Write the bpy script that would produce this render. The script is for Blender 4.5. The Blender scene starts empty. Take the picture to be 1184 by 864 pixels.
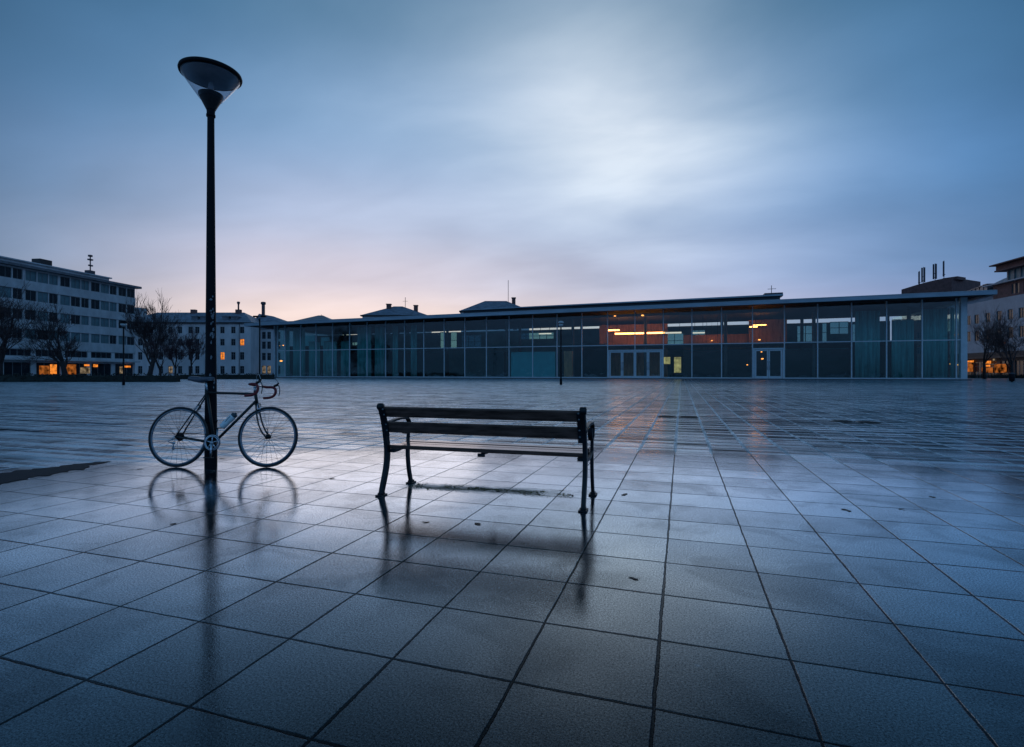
import bpy, math, random
from mathutils import Vector, Matrix, noise
R = math.radians
rnd = random.Random(7)
scene = bpy.context.scene
col = scene.collection

# ------------------------------------------------------------------ frame
F = 603.2; A = R(18.0); H = 1.1; HY = 431.0; CX = 592.0
ca, sa = math.cos(A), math.sin(A)
def W(X, Z, z=0.0):                       # camera-aligned ground coordinates -> world
    return Vector((X*ca - Z*sa, X*sa + Z*ca, z))
def G(px, py):                            # ground point
    Z = F*H/(py-HY); return W((px-CX)/F*Z, Z)
def at(px, Z, py=None):                   # point at a depth
    return W((px-CX)/F*Z, Z, 0 if py is None else H+(HY-py)*Z/F)
def zat(py, Z): return H+(HY-py)*Z/F
def HP(px, py, Y):                        # point on the plane y = Y
    e = math.atan((px-CX)/F); t = e-A
    return Vector((Y*math.tan(t), Y, H+(HY-py)/F*Y*math.cos(e)/math.cos(t)))

# ------------------------------------------------------------------ materials
def nodes(m):
    m.use_nodes = True; nt = m.node_tree; return nt, nt.nodes['Principled BSDF']
def lin(c): return tuple(((v/255)/12.92 if v/255 <= .04045 else ((v/255+.055)/1.055)**2.4) for v in c)
def mat(name, c, rough=.6, var=.25, scale=6., bump=.0, metal=0., stretch=(1,1,1), spec=.5, grain=0., obj=True, coat=0.):
    m = bpy.data.materials.new(name); nt, b = nodes(m); N, L = nt.nodes, nt.links
    b.inputs['Roughness'].default_value = rough; b.inputs['Metallic'].default_value = metal
    b.inputs['Specular IOR Level'].default_value = spec
    b.inputs['Coat Weight'].default_value = coat; b.inputs['Coat Roughness'].default_value = .12
    tc = N.new('ShaderNodeTexCoord'); mp = N.new('ShaderNodeMapping'); mp.inputs['Scale'].default_value = stretch
    L.new(tc.outputs['Object'], mp.inputs['Vector'])
    n = N.new('ShaderNodeTexNoise'); n.inputs['Scale'].default_value = scale; n.inputs['Detail'].default_value = 6
    n.inputs['Roughness'].default_value = .65
    L.new(mp.outputs[0], n.inputs['Vector'])
    r = N.new('ShaderNodeValToRGB'); e = r.color_ramp.elements
    e[0].position = .3; e[1].position = .7
    e[0].color = tuple(v*(1-var) for v in c)+(1,); e[1].color = tuple(min(1, v*(1+var)) for v in c)+(1,)
    L.new(n.outputs['Fac'], r.inputs[0]); L.new(r.outputs[0], b.inputs['Base Color'])
    rr = N.new('ShaderNodeMapRange'); rr.inputs['To Min'].default_value = max(.02, rough-.1); rr.inputs['To Max'].default_value = min(1, rough+.12)
    L.new(n.outputs['Fac'], rr.inputs['Value']); L.new(rr.outputs[0], b.inputs['Roughness'])
    if bump:
        bp = N.new('ShaderNodeBump'); bp.inputs['Strength'].default_value = .6; bp.inputs['Distance'].default_value = bump
        n2 = N.new('ShaderNodeTexNoise'); n2.inputs['Scale'].default_value = scale*(grain or 3); n2.inputs['Detail'].default_value = 5
        L.new(mp.outputs[0], n2.inputs['Vector']); L.new(n2.outputs['Fac'], bp.inputs['Height']); L.new(bp.outputs[0], b.inputs['Normal'])
    return m
def glow(name, c, s, var=.0, scale=1.):
    m = bpy.data.materials.new(name); m.use_nodes = True; nt = m.node_tree; N, L = nt.nodes, nt.links
    N.remove(N['Principled BSDF']); e = N.new('ShaderNodeEmission'); e.inputs[0].default_value = c+(1,); e.inputs[1].default_value = s
    if var:
        tc = N.new('ShaderNodeTexCoord'); n = N.new('ShaderNodeTexNoise'); n.inputs['Scale'].default_value = scale; n.inputs['Detail'].default_value = 4
        L.new(tc.outputs['Object'], n.inputs['Vector'])
        mr = N.new('ShaderNodeMapRange'); mr.inputs['From Min'].default_value = .35; mr.inputs['From Max'].default_value = .65
        mr.inputs['To Min'].default_value = s*(1-var); mr.inputs['To Max'].default_value = s*(1+var)
        L.new(n.outputs['Fac'], mr.inputs['Value']); L.new(mr.outputs[0], e.inputs[1])
    L.new(e.outputs[0], N['Material Output'].inputs[0]); return m
def glass(name, tint, refl=.12, rough=.0, bump=0.):
    m = bpy.data.materials.new(name); m.use_nodes = True; nt = m.node_tree; N, L = nt.nodes, nt.links
    N.remove(N['Principled BSDF'])
    t = N.new('ShaderNodeBsdfTransparent'); t.inputs[0].default_value = tint+(1,)
    g = N.new('ShaderNodeBsdfGlossy'); g.inputs['Roughness'].default_value = rough; g.inputs[0].default_value = (.85, .95, 1, 1)
    lw = N.new('ShaderNodeLayerWeight'); lw.inputs[0].default_value = .5
    pw_ = N.new('ShaderNodeMath'); pw_.operation = 'POWER'; pw_.inputs[1].default_value = 5; L.new(lw.outputs['Facing'], pw_.inputs[0])
    ad = N.new('ShaderNodeMath'); ad.operation = 'MULTIPLY_ADD'; ad.inputs[1].default_value = .9; ad.inputs[2].default_value = .04+refl; ad.use_clamp = True
    L.new(pw_.outputs[0], ad.inputs[0])
    if bump:
        tc = N.new('ShaderNodeTexCoord'); n = N.new('ShaderNodeTexNoise'); n.inputs['Scale'].default_value = .5
        bp = N.new('ShaderNodeBump'); bp.inputs['Distance'].default_value = bump
        L.new(tc.outputs['Object'], n.inputs['Vector']); L.new(n.outputs['Fac'], bp.inputs['Height']); L.new(bp.outputs[0], g.inputs['Normal'])
    mx = N.new('ShaderNodeMixShader'); L.new(ad.outputs[0], mx.inputs[0]); L.new(t.outputs[0], mx.inputs[1]); L.new(g.outputs[0], mx.inputs[2])
    L.new(mx.outputs[0], N['Material Output'].inputs[0]); return m

M = {}
M['iron'] = mat('cast_iron', (.006, .011, .016), .42, .5, 14, .0015, .0, spec=.35, coat=.0)
M['bolt'] = mat('bolt_steel', (.2, .22, .24), .35, .3, 40, metal=.8)
M['slat_wet'] = mat('wet_bench_wood', (.105, .062, .05), .6, .7, 5, .002, stretch=(1, 9, 9), spec=.15, grain=5)
M['seat_wet'] = mat('wet_seat_wood', (.07, .068, .07), .13, .6, 5, .0003, stretch=(1, 9, 9), spec=1.2, grain=5)
M['pole'] = mat('painted_lamp_steel', (.006, .01, .014), .55, .35, 4, .0008, spec=.12)
M['black'] = mat('black_plastic', (.008, .009, .011), .45, .3, 20)
M['sticker'] = mat('torn_sticker_paper', (.2, .22, .25), .7, .5, 60)
M['tyre'] = mat('tyre_rubber', (.014, .017, .022), .5, .3, 50)
M['rim'] = mat('rim_alloy', (.2, .24, .29), .3, .3, 30, metal=.7)
M['chrome'] = mat('crank_alloy', (.5, .55, .6), .22, .3, 40, metal=.95)
M['spoke'] = mat('spoke_steel', (.06, .065, .09), .35, .2, 30, metal=.7)
M['frame'] = mat('bike_paint', (.012, .02, .022), .3, .3, 20, spec=.35, coat=.15)
M['tape'] = mat('red_bar_tape', (.22, .022, .028), .55, .35, 90, .0008)
M['saddle'] = mat('saddle_leather', (.09, .1, .13), .35, .3, 30)
M['bottle'] = mat('bottle_plastic', (.78, .88, .94), .3, .12, 20)
M['cap'] = mat('bottle_cap', (.03, .06, .08), .4, .2, 30)
M['alu'] = mat('anodised_mullion', (.5, .58, .63), .45, .12, 3, metal=.1)
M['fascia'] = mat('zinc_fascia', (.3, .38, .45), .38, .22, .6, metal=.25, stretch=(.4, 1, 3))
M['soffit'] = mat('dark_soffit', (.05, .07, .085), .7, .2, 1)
M['roofing'] = mat('roof_membrane', (.05, .06, .075), .8, .3, .4)
M['plinth'] = mat('wet_plinth', (.07, .08, .09), .35, .3, 1.2)
M['int_floor'] = mat('hall_floor', (.14, .18, .18), .3, .2, .7)
M['int_wall'] = mat('hall_back_wall', (.14, .36, .38), .8, .3, .25)
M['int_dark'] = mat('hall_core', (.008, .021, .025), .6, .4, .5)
M['wood'] = mat('hall_timber', (.5, .24, .12), .5, .4, .8, stretch=(3, 1, .5))
M['teal'] = mat('teal_panel', (.08, .4, .44), .6, .12, .8)
M['curtain'] = mat('teal_curtain', (.12, .37, .38), .85, .4, 2.5, stretch=(1, 1, .06))
M['column'] = mat('hall_column', (.1, .13, .14), .6, .2, 1)
M['glass'] = glass('hall_glass', (.84, .95, .94), .03, .0, .02)
M['backglass'] = glass('back_window_glass', (.33, .5, .54), .0, .0, .0)
M['lampglass'] = glass('lamp_acrylic', (.74, .75, .8), .08, .25)
M['winglass'] = mat('dark_window_glass', (.02, .032, .042), .12, .5, .3, spec=.25)
M['winblind'] = mat('window_with_blind', (.13, .23, .26), .5, .3, .5, spec=.4)
M['winframe'] = mat('window_frame', (.2, .22, .24), .6, .2, 2)
M['concrete'] = mat('concrete_band', (.52, .54, .57), .75, .28, .35, stretch=(1, 1, .5))
M['render_wall'] = mat('pale_render', (.58, .56, .58), .85, .2, .4, stretch=(1, 1, .4))
M['white_stone'] = mat('white_stone', (.5, .48, .52), .8, .18, .5)
M['brick'] = mat('red_brick', (.17, .085, .08), .85, .35, 1.5)
M['darkbase'] = mat('dark_ground_floor', (.03, .03, .036), .6, .4, .5)
M['tin'] = mat('standing_seam_roof', (.13, .15, .18), .4, .35, .35, metal=.2, stretch=(4, 4, 1))
M['snowroof'] = mat('pale_slate_roof', (.2, .22, .27), .5, .45, .5, stretch=(1.5, 1.5, 3))
M['antenna'] = mat('antenna_grey', (.06, .06, .08), .6, .2, 3)
M['bark'] = mat('winter_bark', (.035, .026, .027), .9, .35, 4, .01)
M['twig'] = mat('winter_twig', (.075, .052, .055), .9, .3, 2)
M['twigred'] = mat('reddish_twig', (.1, .055, .062), .9, .3, 2)
M['hedge'] = mat('hedge_leaf', (.022, .028, .024), .8, .5, 3)
M['moss'] = mat('moss', (.1, .11, .03), .9, .6, 40)
M['soil'] = mat('wet_soil', (.014, .013, .012), .7, .6, 50)
M['leafmat'] = mat('wet_dead_leaf', (.03, .02, .015), .5, .5, 60)
M['cover'] = mat('cast_cover', (.012, .014, .016), .55, .5, 30, .003)
M['gravel'] = mat('tar_strip', (.014, .016, .022), .6, .6, 25, .004, grain=4, spec=.12)
M['warm'] = glow('warm_window', lin((255, 145, 55)), .85, .5, 1.6)
M['warm_soft'] = glow('warm_window_soft', lin((240, 135, 60)), .24, 1.0, 1.1)
M['shoplight'] = glow('shop_light', lin((235, 205, 165)), .2, 1.0, 1.3)
M['strip'] = glow('strip_light', lin((255, 145, 75)), 14)
M['stripw'] = glow('cool_strip_light', lin((235, 215, 200)), 1.1)
M['spot'] = glow('spot_lamp', lin((255, 150, 70)), 3.5)
M['poster'] = glow('lit_poster', lin((200, 180, 120)), .6, .5, 1.5)
M['lidunder'] = mat('lid_underside', (.7, .74, .8), .5, .2, 4)
M['lampwhite'] = mat('lamp_diffuser', (.5, .55, .58), .4, .1, 5)

# ------------------------------------------------------------------ tiny mesh builder
class MB:
    def __init__(s): s.v = []; s.f = []; s.m = []; s.mi = 0; s.smooth = []
    def add(s, vs, fs, smooth=False):
        o = len(s.v); s.v += [tuple(v) for v in vs]
        for f in fs: s.f.append(tuple(o+i for i in f)); s.m.append(s.mi); s.smooth.append(smooth)
    def box(s, x0, x1, y0, y1, z0, z1, rot=None, org=None):
        vs = [Vector(p) for p in ((x0,y0,z0),(x1,y0,z0),(x1,y1,z0),(x0,y1,z0),(x0,y0,z1),(x1,y0,z1),(x1,y1,z1),(x0,y1,z1))]
        if rot is not None: vs = [rot @ v for v in vs]
        if org is not None: vs = [v+Vector(org) for v in vs]
        s.add(vs, [(0,3,2,1),(4,5,6,7),(0,1,5,4),(1,2,6,5),(2,3,7,6),(3,0,4,7)])
    def tube(s, pts, r, n=8, closed=False, smooth=True):
        pts = [Vector(p) for p in pts]; k = len(pts)
        rs = r if isinstance(r, (list, tuple)) else [r]*k
        t0 = None; rings = []; up = None
        for i, p in enumerate(pts):
            if closed: t = pts[(i+1) % k]-pts[i-1]
            else: t = pts[min(i+1, k-1)]-pts[max(i-1, 0)]
            t.normalize()
            if up is None:
                up = Vector((0,0,1)) if abs(t.z) < .9 else Vector((1,0,0))
            a = (up-t*up.dot(t)); a.normalize(); up = a; b = t.cross(a)
            rings.append([p+(a*math.cos(2*math.pi*j/n)+b*math.sin(2*math.pi*j/n))*rs[i] for j in range(n)])
        fs = []
        for i in range(k if closed else k-1):
            q = (i+1) % k
            for j in range(n):
                fs.append((i*n+j, i*n+(j+1) % n, q*n+(j+1) % n, q*n+j))
        if not closed:
            fs.append(tuple(range(n-1, -1, -1))); fs.append(tuple((k-1)*n+j for j in range(n)))
        s.add([v for rg in rings for v in rg], fs, smooth)
    def lathe(s, prof, n=32, org=(0,0,0), rot=None, cap=False):
        vs = []; fs = []; k = len(prof); o = Vector(org)
        for r, z in prof:
            for j in range(n):
                v = Vector((r*math.cos(2*math.pi*j/n), r*math.sin(2*math.pi*j/n), z))
                if rot is not None: v = rot @ v
                vs.append(v+o)
        for i in range(k-1):
            for j in range(n): fs.append((i*n+j, i*n+(j+1) % n, (i+1)*n+(j+1) % n, (i+1)*n+j))
        if cap: fs.append(tuple(range(n-1,-1,-1))); fs.append(tuple((k-1)*n+j for j in range(n)))
        s.add(vs, fs, True)
    def bar(s, path, w, x0, x1):           # a bar swept in the y-z plane, x from x0 to x1
        k = len(path); L_, R_ = [], []
        ws = w if isinstance(w, (list, tuple)) else [w]*k
        for i in range(k):
            a = Vector(path[max(i-1,0)]); b = Vector(path[min(i+1,k-1)]); t = (b-a).normalized(); n = Vector((-t.y, t.x))
            p = Vector(path[i]); L_.append(p+n*ws[i]/2); R_.append(p-n*ws[i]/2)
        vs = []
        for x in (x0, x1):
            for p in L_+R_: vs.append((x, p.x, p.y))
        o = 2*k; fs = []
        for i in range(k-1):
            fs += [(i, i+1, k+i+1, k+i), (o+i, o+k+i, o+k+i+1, o+i+1), (i, o+i, o+i+1, i+1), (k+i, k+i+1, o+k+i+1, o+k+i)]
        fs += [(0, k, o+k, o), (k-1, o+k-1, o+2*k-1, 2*k-1)]
        s.add(vs, fs)
    def build(s, name, ms, parent=None, bevel=0, loc=None):
        me = bpy.data.meshes.new(name); me.from_pydata(s.v, [], s.f)
        if not isinstance(ms, (list, tuple)): ms = [ms]
        for m in ms: me.materials.append(m)
        me.polygons.foreach_set('material_index', s.m); me.polygons.foreach_set('use_smooth', s.smooth)
        me.update(); o = bpy.data.objects.new(name, me); col.objects.link(o)
        if parent: o.parent = parent
        if loc is not None: o.location = loc
        if bevel:
            b = o.modifiers.new('bevel', 'BEVEL'); b.width = bevel; b.segments = 2; b.limit_method = 'ANGLE'; b.angle_limit = R(40)
        return o
def tag(o, label=None, cat=None, group=None, kind=None):
    if label: o['label'] = label
    if cat: o['category'] = cat
    if group: o['group'] = group
    if kind: o['kind'] = kind
    return o
def empty(name, loc=(0,0,0), rz=0, label=None, cat=None, group=None):
    o = bpy.data.objects.new(name, None); o.empty_display_size = .3; col.objects.link(o)
    o.location = loc; o.rotation_euler = (0, 0, rz); return tag(o, label, cat, group)
def smooth_path(pts, it=2):
    pts = [Vector(p) for p in pts]
    for _ in range(it):
        q = [pts[0]]
        for a, b in zip(pts, pts[1:]): q += [a*.75+b*.25, a*.25+b*.75]
        q.append(pts[-1]); pts = q
    return pts

# ------------------------------------------------------------------ camera, render
cam = bpy.data.cameras.new('camera'); co = bpy.data.objects.new('camera', cam); col.objects.link(co)
co.location = (0, 0, H); co.rotation_euler = (R(90), 0, A)
cam.sensor_width = 36; cam.lens = F/1184*36; cam.clip_end = 5000; cam.clip_start = .05; cam.shift_y = -1/1184
scene.camera = co
scene.view_settings.view_transform = 'Standard'; scene.view_settings.look = 'None'; scene.view_settings.exposure = 0; scene.view_settings.gamma = 1
scene.cycles.max_bounces = 8; scene.cycles.transparent_max_bounces = 16; scene.cycles.sample_clamp_indirect = 4
scene.cycles.use_denoising = True

# ------------------------------------------------------------------ world
world = bpy.data.worlds.new('World'); scene.world = world; world.use_nodes = True
nt = world.node_tree; N, L = nt.nodes, nt.links
bg = N['Background']; bg.inputs[1].default_value = 1.0
tc = N.new('ShaderNodeTexCoord')
def math_n(op, a, b=None, c=None, clamp=False):
    n = N.new('ShaderNodeMath'); n.operation = op; n.use_clamp = clamp
    for i, x in enumerate((a, b, c)):
        if x is None: continue
        if isinstance(x, (int, float)): n.inputs[i].default_value = x
        else: L.new(x, n.inputs[i])
    return n.outputs[0]
def dotn(v):
    n = N.new('ShaderNodeVectorMath'); n.operation = 'DOT_PRODUCT'; L.new(nv, n.inputs[0]); n.inputs[1].default_value = v; return n.outputs['Value']
nn = N.new('ShaderNodeVectorMath'); nn.operation = 'NORMALIZE'; L.new(tc.outputs['Generated'], nn.inputs[0]); nv = nn.outputs[0]
sx = N.new('ShaderNodeSeparateXYZ'); L.new(nv, sx.inputs[0])
def ramp(fac, stops, interp='EASE'):
    r = N.new('ShaderNodeValToRGB'); r.color_ramp.interpolation = interp; e = r.color_ramp.elements
    for i, (p, c) in enumerate(stops):
        if i < 2: q = e[i]; q.position = p
        else: q = e.new(p)
        q.color = (c if isinstance(c[0], float) else lin(c))+(1,)
    L.new(fac, r.inputs[0]); return r.outputs[0]
def mixc(f, a, b, bt='MIX'):
    n = N.new('ShaderNodeMix'); n.data_type = 'RGBA'; n.blend_type = bt
    for s_, x in ((n.inputs[0], f), (n.inputs[6], a), (n.inputs[7], b)):
        if isinstance(x, (int, float)): s_.default_value = x
        elif isinstance(x, tuple): s_.default_value = x+(1,)
        else: L.new(x, s_)
    return n.outputs[2]
def pixdir(px, py):
    v = Vector(((px-CX)*ca-F*sa, (px-CX)*sa+F*ca, HY-py)); return v.normalized()
zc = math_n('MAXIMUM', sx.outputs['Z'], 0)
# cloud layer, drawn out by the wind, on a plane far above
zi = math_n('ADD', zc, .16)
cx_ = math_n('DIVIDE', sx.outputs['X'], zi); cy_ = math_n('DIVIDE', sx.outputs['Y'], zi)
cb = N.new('ShaderNodeCombineXYZ'); L.new(cx_, cb.inputs[0]); L.new(cy_, cb.inputs[1])
mp = N.new('ShaderNodeMapping'); mp.inputs['Rotation'].default_value = (0, 0, R(-35)); mp.inputs['Scale'].default_value = (.55, .95, 1); mp.inputs['Location'].default_value = (1.3, .4, 0)
L.new(cb.outputs[0], mp.inputs[0])
cn = N.new('ShaderNodeTexNoise'); cn.inputs['Scale'].default_value = .9; cn.inputs['Detail'].default_value = 2.5; cn.inputs['Roughness'].default_value = .48; cn.inputs['Distortion'].default_value = .5
L.new(mp.outputs[0], cn.inputs['Vector'])
cn2 = N.new('ShaderNodeTexNoise'); cn2.inputs['Scale'].default_value = 2.6; cn2.inputs['Detail'].default_value = 5; cn2.inputs['Roughness'].default_value = .5; cn2.inputs['Distortion'].default_value = .3
L.new(mp.outputs[0], cn2.inputs['Vector'])
cloud = math_n('ADD', math_n('MULTIPLY', cn.outputs['Fac'], .62), math_n('MULTIPLY', cn2.outputs['Fac'], .38))
base = ramp(zc, [(0, (176, 170, 204)), (.08, (152, 164, 206)), (.18, (124, 161, 210)), (.3, (112, 158, 210)), (.44, (102, 150, 196)), (.56, (88, 138, 178)), (1, (36, 78, 116))])
glowc = ramp(zc, [(0, (252, 222, 200)), (.09, (240, 220, 214)), (.18, (216, 208, 220)), (.28, (196, 203, 225)), (.42, (160, 190, 226)), (.7, (84, 136, 182))])
gd = pixdir(430, 395); gh = Vector((gd.x, gd.y, 0)).normalized()
# azimuth closeness to the after-glow, independent of height
hl = math_n('SQRT', math_n('ADD', math_n('MULTIPLY', sx.outputs['X'], sx.outputs['X']), math_n('MULTIPLY', sx.outputs['Y'], sx.outputs['Y'])))
azd = math_n('DIVIDE', dotn(gh), math_n('MAXIMUM', hl, .01))
azf = math_n('POWER', math_n('MAXIMUM', azd, 0), 5)
azf2 = math_n('MULTIPLY', azf, math_n('SUBTRACT', 1.3, math_n('MULTIPLY', zc, 2.2)), clamp=True)
c1 = mixc(azf2, base, glowc)
# broad brighter bank of cloud
def lobe(px, py, p):
    v = pixdir(px, py); return math_n('POWER', math_n('MAXIMUM', dotn(v), 0), p)
lb = math_n('ADD', lobe(725, 140, 42), math_n('MULTIPLY', lobe(560, 60, 20), .46))
lb = math_n('ADD', lb, math_n('MULTIPLY', lobe(900, 200, 60), .12))
cm = N.new('ShaderNodeMapRange'); cm.inputs['From Min'].default_value = .36; cm.inputs['From Max'].default_value = .62; cm.inputs['To Min'].default_value = .35; cm.inputs['To Max'].default_value = 1.2
L.new(cloud, cm.inputs['Value'])
lbf = math_n('MULTIPLY', math_n('MULTIPLY', lb, cm.outputs[0]), .8, clamp=True)
c2 = mixc(lbf, c1, lin((214, 226, 240)))
# cloud shading
cs = N.new('ShaderNodeMapRange'); cs.inputs['From Min'].default_value = .34; cs.inputs['From Max'].default_value = .66; cs.inputs['To Min'].default_value = .86; cs.inputs['To Max'].default_value = 1.12
L.new(cloud, cs.inputs['Value'])
c3 = mixc(1.0, c2, cs.outputs[0], 'MULTIPLY')
# away from the after-glow the sky is darker
fd = dotn((-sa, ca, 0))
bk = N.new('ShaderNodeMapRange'); bk.inputs['From Min'].default_value = -.5; bk.inputs['From Max'].default_value = .75; bk.inputs['To Min'].default_value = 1.0; bk.inputs['To Max'].default_value = 0.0
L.new(fd, bk.inputs['Value'])
lo = ramp(zc, [(.02, (.08, .19, .23)), (.16, (.3, .42, .46)), (.4, (1.0, 1.0, 1.0))], 'LINEAR')
sd_ = ramp(fd, [(0, (.4, .41, .43)), (.55, (.11, .2, .23)), (.72, (.54, .65, .7)), (.88, (1.0, 1.0, 1.0))], 'LINEAR')
c3 = mixc(1.0, c3, sd_, 'MULTIPLY')
c4 = mixc(bk.outputs[0], c3, mixc(1.0, mixc(1.0, c3, lo, 'MULTIPLY'), (2.6, 2.6, 2.6), 'MULTIPLY'))
sun_az = math.atan2(gh.x, gh.y)           # clockwise from +Y
sky = N.new('ShaderNodeTexSky'); sky.sky_type = 'NISHITA'; sky.sun_disc = False; sky.sun_elevation = R(1.5); sky.sun_rotation = sun_az
sky.air_density = 1.5; sky.dust_density = 2
c5 = mixc(1.0, c4, mixc(1.0, sky.outputs[0], (.004, .004, .004), 'MULTIPLY'), 'ADD')
L.new(c5, bg.inputs[0])

sun = bpy.data.lights.new('sun', 'SUN'); sun.energy = .06; sun.angle = R(25); sun.color = (1, .8, .72); sun.specular_factor = .0
so = bpy.data.objects.new('sun', sun); col.objects.link(so)
sd = Vector((gh.x*math.cos(R(5)), gh.y*math.cos(R(5)), math.sin(R(5))))
so.rotation_euler = sd.to_track_quat('Z', 'Y').to_euler()

# ------------------------------------------------------------------ plaza
TX, TY, OX, OY = .485, .461, .398, -.078
def plaza_material():
    m = bpy.data.materials.new('wet_paving'); m.use_nodes = True; nt = m.node_tree; N, L = nt.nodes, nt.links
    N.remove(N['Principled BSDF'])
    def mt(op, a, b=None, c=None, clamp=False):
        n = N.new('ShaderNodeMath'); n.operation = op; n.use_clamp = clamp
        for i, x in enumerate((a, b, c)):
            if x is None: continue
            if isinstance(x, (int, float)): n.inputs[i].default_value = x
            else: L.new(x, n.inputs[i])
        return n.outputs[0]
    def mr(v, a, b, c, d, smooth=False):
        n = N.new('ShaderNodeMapRange'); n.interpolation_type = 'SMOOTHSTEP' if smooth else 'LINEAR'
        for i, x in enumerate((a, b, c, d)):
            s_ = n.inputs[i+1]
            if isinstance(x, (int, float)): s_.default_value = x
            else: L.new(x, s_)
        L.new(v, n.inputs[0]); return n.outputs[0]
    geo = N.new('ShaderNodeNewGeometry'); pos = geo.outputs['Position']
    sp = N.new('ShaderNodeSeparateXYZ'); L.new(pos, sp.inputs[0]); X, Y = sp.outputs[0], sp.outputs[1]
    def nz(scale, detail=3, rough=.5, st=(1,1,1), dist=0., loc=(0,0,0)):
        q = N.new('ShaderNodeMapping'); q.inputs['Scale'].default_value = st; q.inputs['Location'].default_value = loc; L.new(pos, q.inputs[0])
        n = N.new('ShaderNodeTexNoise'); n.inputs['Scale'].default_value = scale; n.inputs['Detail'].default_value = detail
        n.inputs['Roughness'].default_value = rough; n.inputs['Distortion'].default_value = dist; L.new(q.outputs[0], n.inputs['Vector']); return n.outputs['Fac']
    wob = mt('MULTIPLY', mt('SUBTRACT', nz(5, 3), .5), .010)
    u = mt('DIVIDE', mt('ADD', mt('SUBTRACT', X, OX), wob), TX); v = mt('DIVIDE', mt('ADD', mt('SUBTRACT', Y, OY), wob), TY)
    du = mt('MULTIPLY', mt('PINGPONG', u, .5), TX); dv = mt('MULTIPLY', mt('PINGPONG', v, .5), TY)
    iu = mt('ROUND', mt('SUBTRACT', u, .5)); iv = mt('ROUND', mt('SUBTRACT', v, .5))
    cbn = N.new('ShaderNodeCombineXYZ'); L.new(iu, cbn.inputs[0]); L.new(iv, cbn.inputs[1])
    wn = N.new('ShaderNodeTexWhiteNoise'); wn.noise_dimensions = '2D'; L.new(cbn.outputs[0], wn.inputs['Vector']); rid = wn.outputs['Value']; ridc = wn.outputs['Color']
    edge = nz(22, 4, .6)
    # zone of ridged wet and dry slabs, the hall's broken reflection painted in
    zl = mt('ADD', Y, mt('MULTIPLY', mt('SUBTRACT', nz(1.6, 4, .6, (.4, 1, 1)), .5), 1.3))
    zl = mt('ADD', zl, mt('MULTIPLY', mt('SUBTRACT', rid, .5), .35))
    zl = mt('ADD', zl, mt('MULTIPLY', mt('MAXIMUM', mt('SUBTRACT', -3.2, X), 0), .95))
    zl = mt('ADD', zl, mt('MULTIPLY', mt('MAXIMUM', mt('SUBTRACT', X, 2.6), 0), .6))
    zone = mr(zl, 7.0, 8.0, 0, 1, True)
    # joints
    wj = mt('MULTIPLY', mr(edge, .3, .7, .0026, .006), mr(nz(1.1, 3, .6, loc=(9, 9, 0)), .35, .65, .65, 1.35))
    wu = mt('ADD', wj, mt('MULTIPLY', zone, .02))
    ju = mr(mt('SUBTRACT', du, wu), -.0015, .0025, 1, 0, True)
    jv = mr(mt('SUBTRACT', dv, wj), -.0015, .0025, 1, 0, True)
    jn = mr(nz(1.6, 4, .6, (.5, 1.2, 1), .0, (2, 5, 0)), .4, .6, 0, 1)
    zid = mt('MULTIPLY', mt('SUBTRACT', rid, .5), zone)
    bandv = mt('MULTIPLY', mt('MULTIPLY', mr(dv, .02, .085, 1, 0, True), zone), mr(jn, 0, 1, .35, 1))
    jv2 = mt('MULTIPLY', jv, mr(zone, 0, 1, 1, .5))
    joint = mt('MAXIMUM', ju, jv2)
    # broad wet / less wet patches, standing water
    big = nz(.55, 4, .55); mid = nz(2.2, 4, .55)
    wet = mt('ADD', mt('MULTIPLY', big, .6), mt('MULTIPLY', mid, .4))
    # ---- colour
    speck = nz(260, 2, .6); speck2 = nz(120, 3, .6)
    alb = mt('ADD', mt('ADD', .016, mt('MULTIPLY', mt('SUBTRACT', rid, .5), .007)), mt('MULTIPLY', mt('SUBTRACT', wet, .5), -.03))
    alb = mt('ADD', alb, mr(nz(190, 2, .5, loc=(3, 1, 0)), .6, .78, 0, .16))
    alb = mt('ADD', alb, mt('MULTIPLY', mt('SUBTRACT', speck, .5), .07))
    alb = mt('ADD', alb, mt('MULTIPLY', mt('SUBTRACT', speck2, .5), .03))
    # pale and dark stains (gum, drips)
    def vor(scale, loc):
        q = N.new('ShaderNodeMapping'); q.inputs['Location'].default_value = loc; L.new(pos, q.inputs[0])
        n = N.new('ShaderNodeTexVoronoi'); n.inputs['Scale'].default_value = scale; L.new(q.outputs[0], n.inputs['Vector']); return n
    v1 = vor(2.1, (.3, .7, 0)); s1 = N.new('ShaderNodeSeparateColor'); L.new(v1.outputs['Color'], s1.inputs[0])
    rad = mt('ADD', mt('MULTIPLY', s1.outputs[0], .018), mt('MULTIPLY', edge, .03))
    gum = mr(mt('SUBTRACT', mt('DIVIDE', v1.outputs['Distance'], 2.1), mt('MULTIPLY', rad, .6)), -.002, .004, 1, 0, True)
    gumk = mt('MULTIPLY', gum, mt('GREATER_THAN', s1.outputs[1], .62))
    gumd = mt('MULTIPLY', gum, mt('LESS_THAN', s1.outputs[1], .16))
    # moss stain line behind the bench
    a0 = G(455, 561); a1 = G(668, 572)
    d_ = (a1-a0); ln = d_.length; d_.normalize(); nrm = Vector((-d_.y, d_.x, 0))
    def lincomb(v, off):
        return mt('ADD', mt('ADD', mt('MULTIPLY', X, v.x), mt('MULTIPLY', Y, v.y)), off)
    al = lincomb(d_, -a0.dot(d_)); pe = lincomb(nrm, -a0.dot(nrm))
    nm = nz(9, 5, .65, (1, 2.2, 1)); nm2 = nz(3, 4, .6)
    pw = mt('ABSOLUTE', mt('ADD', pe, mt('MULTIPLY', mt('SUBTRACT', nm2, .5), .12)))
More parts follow.
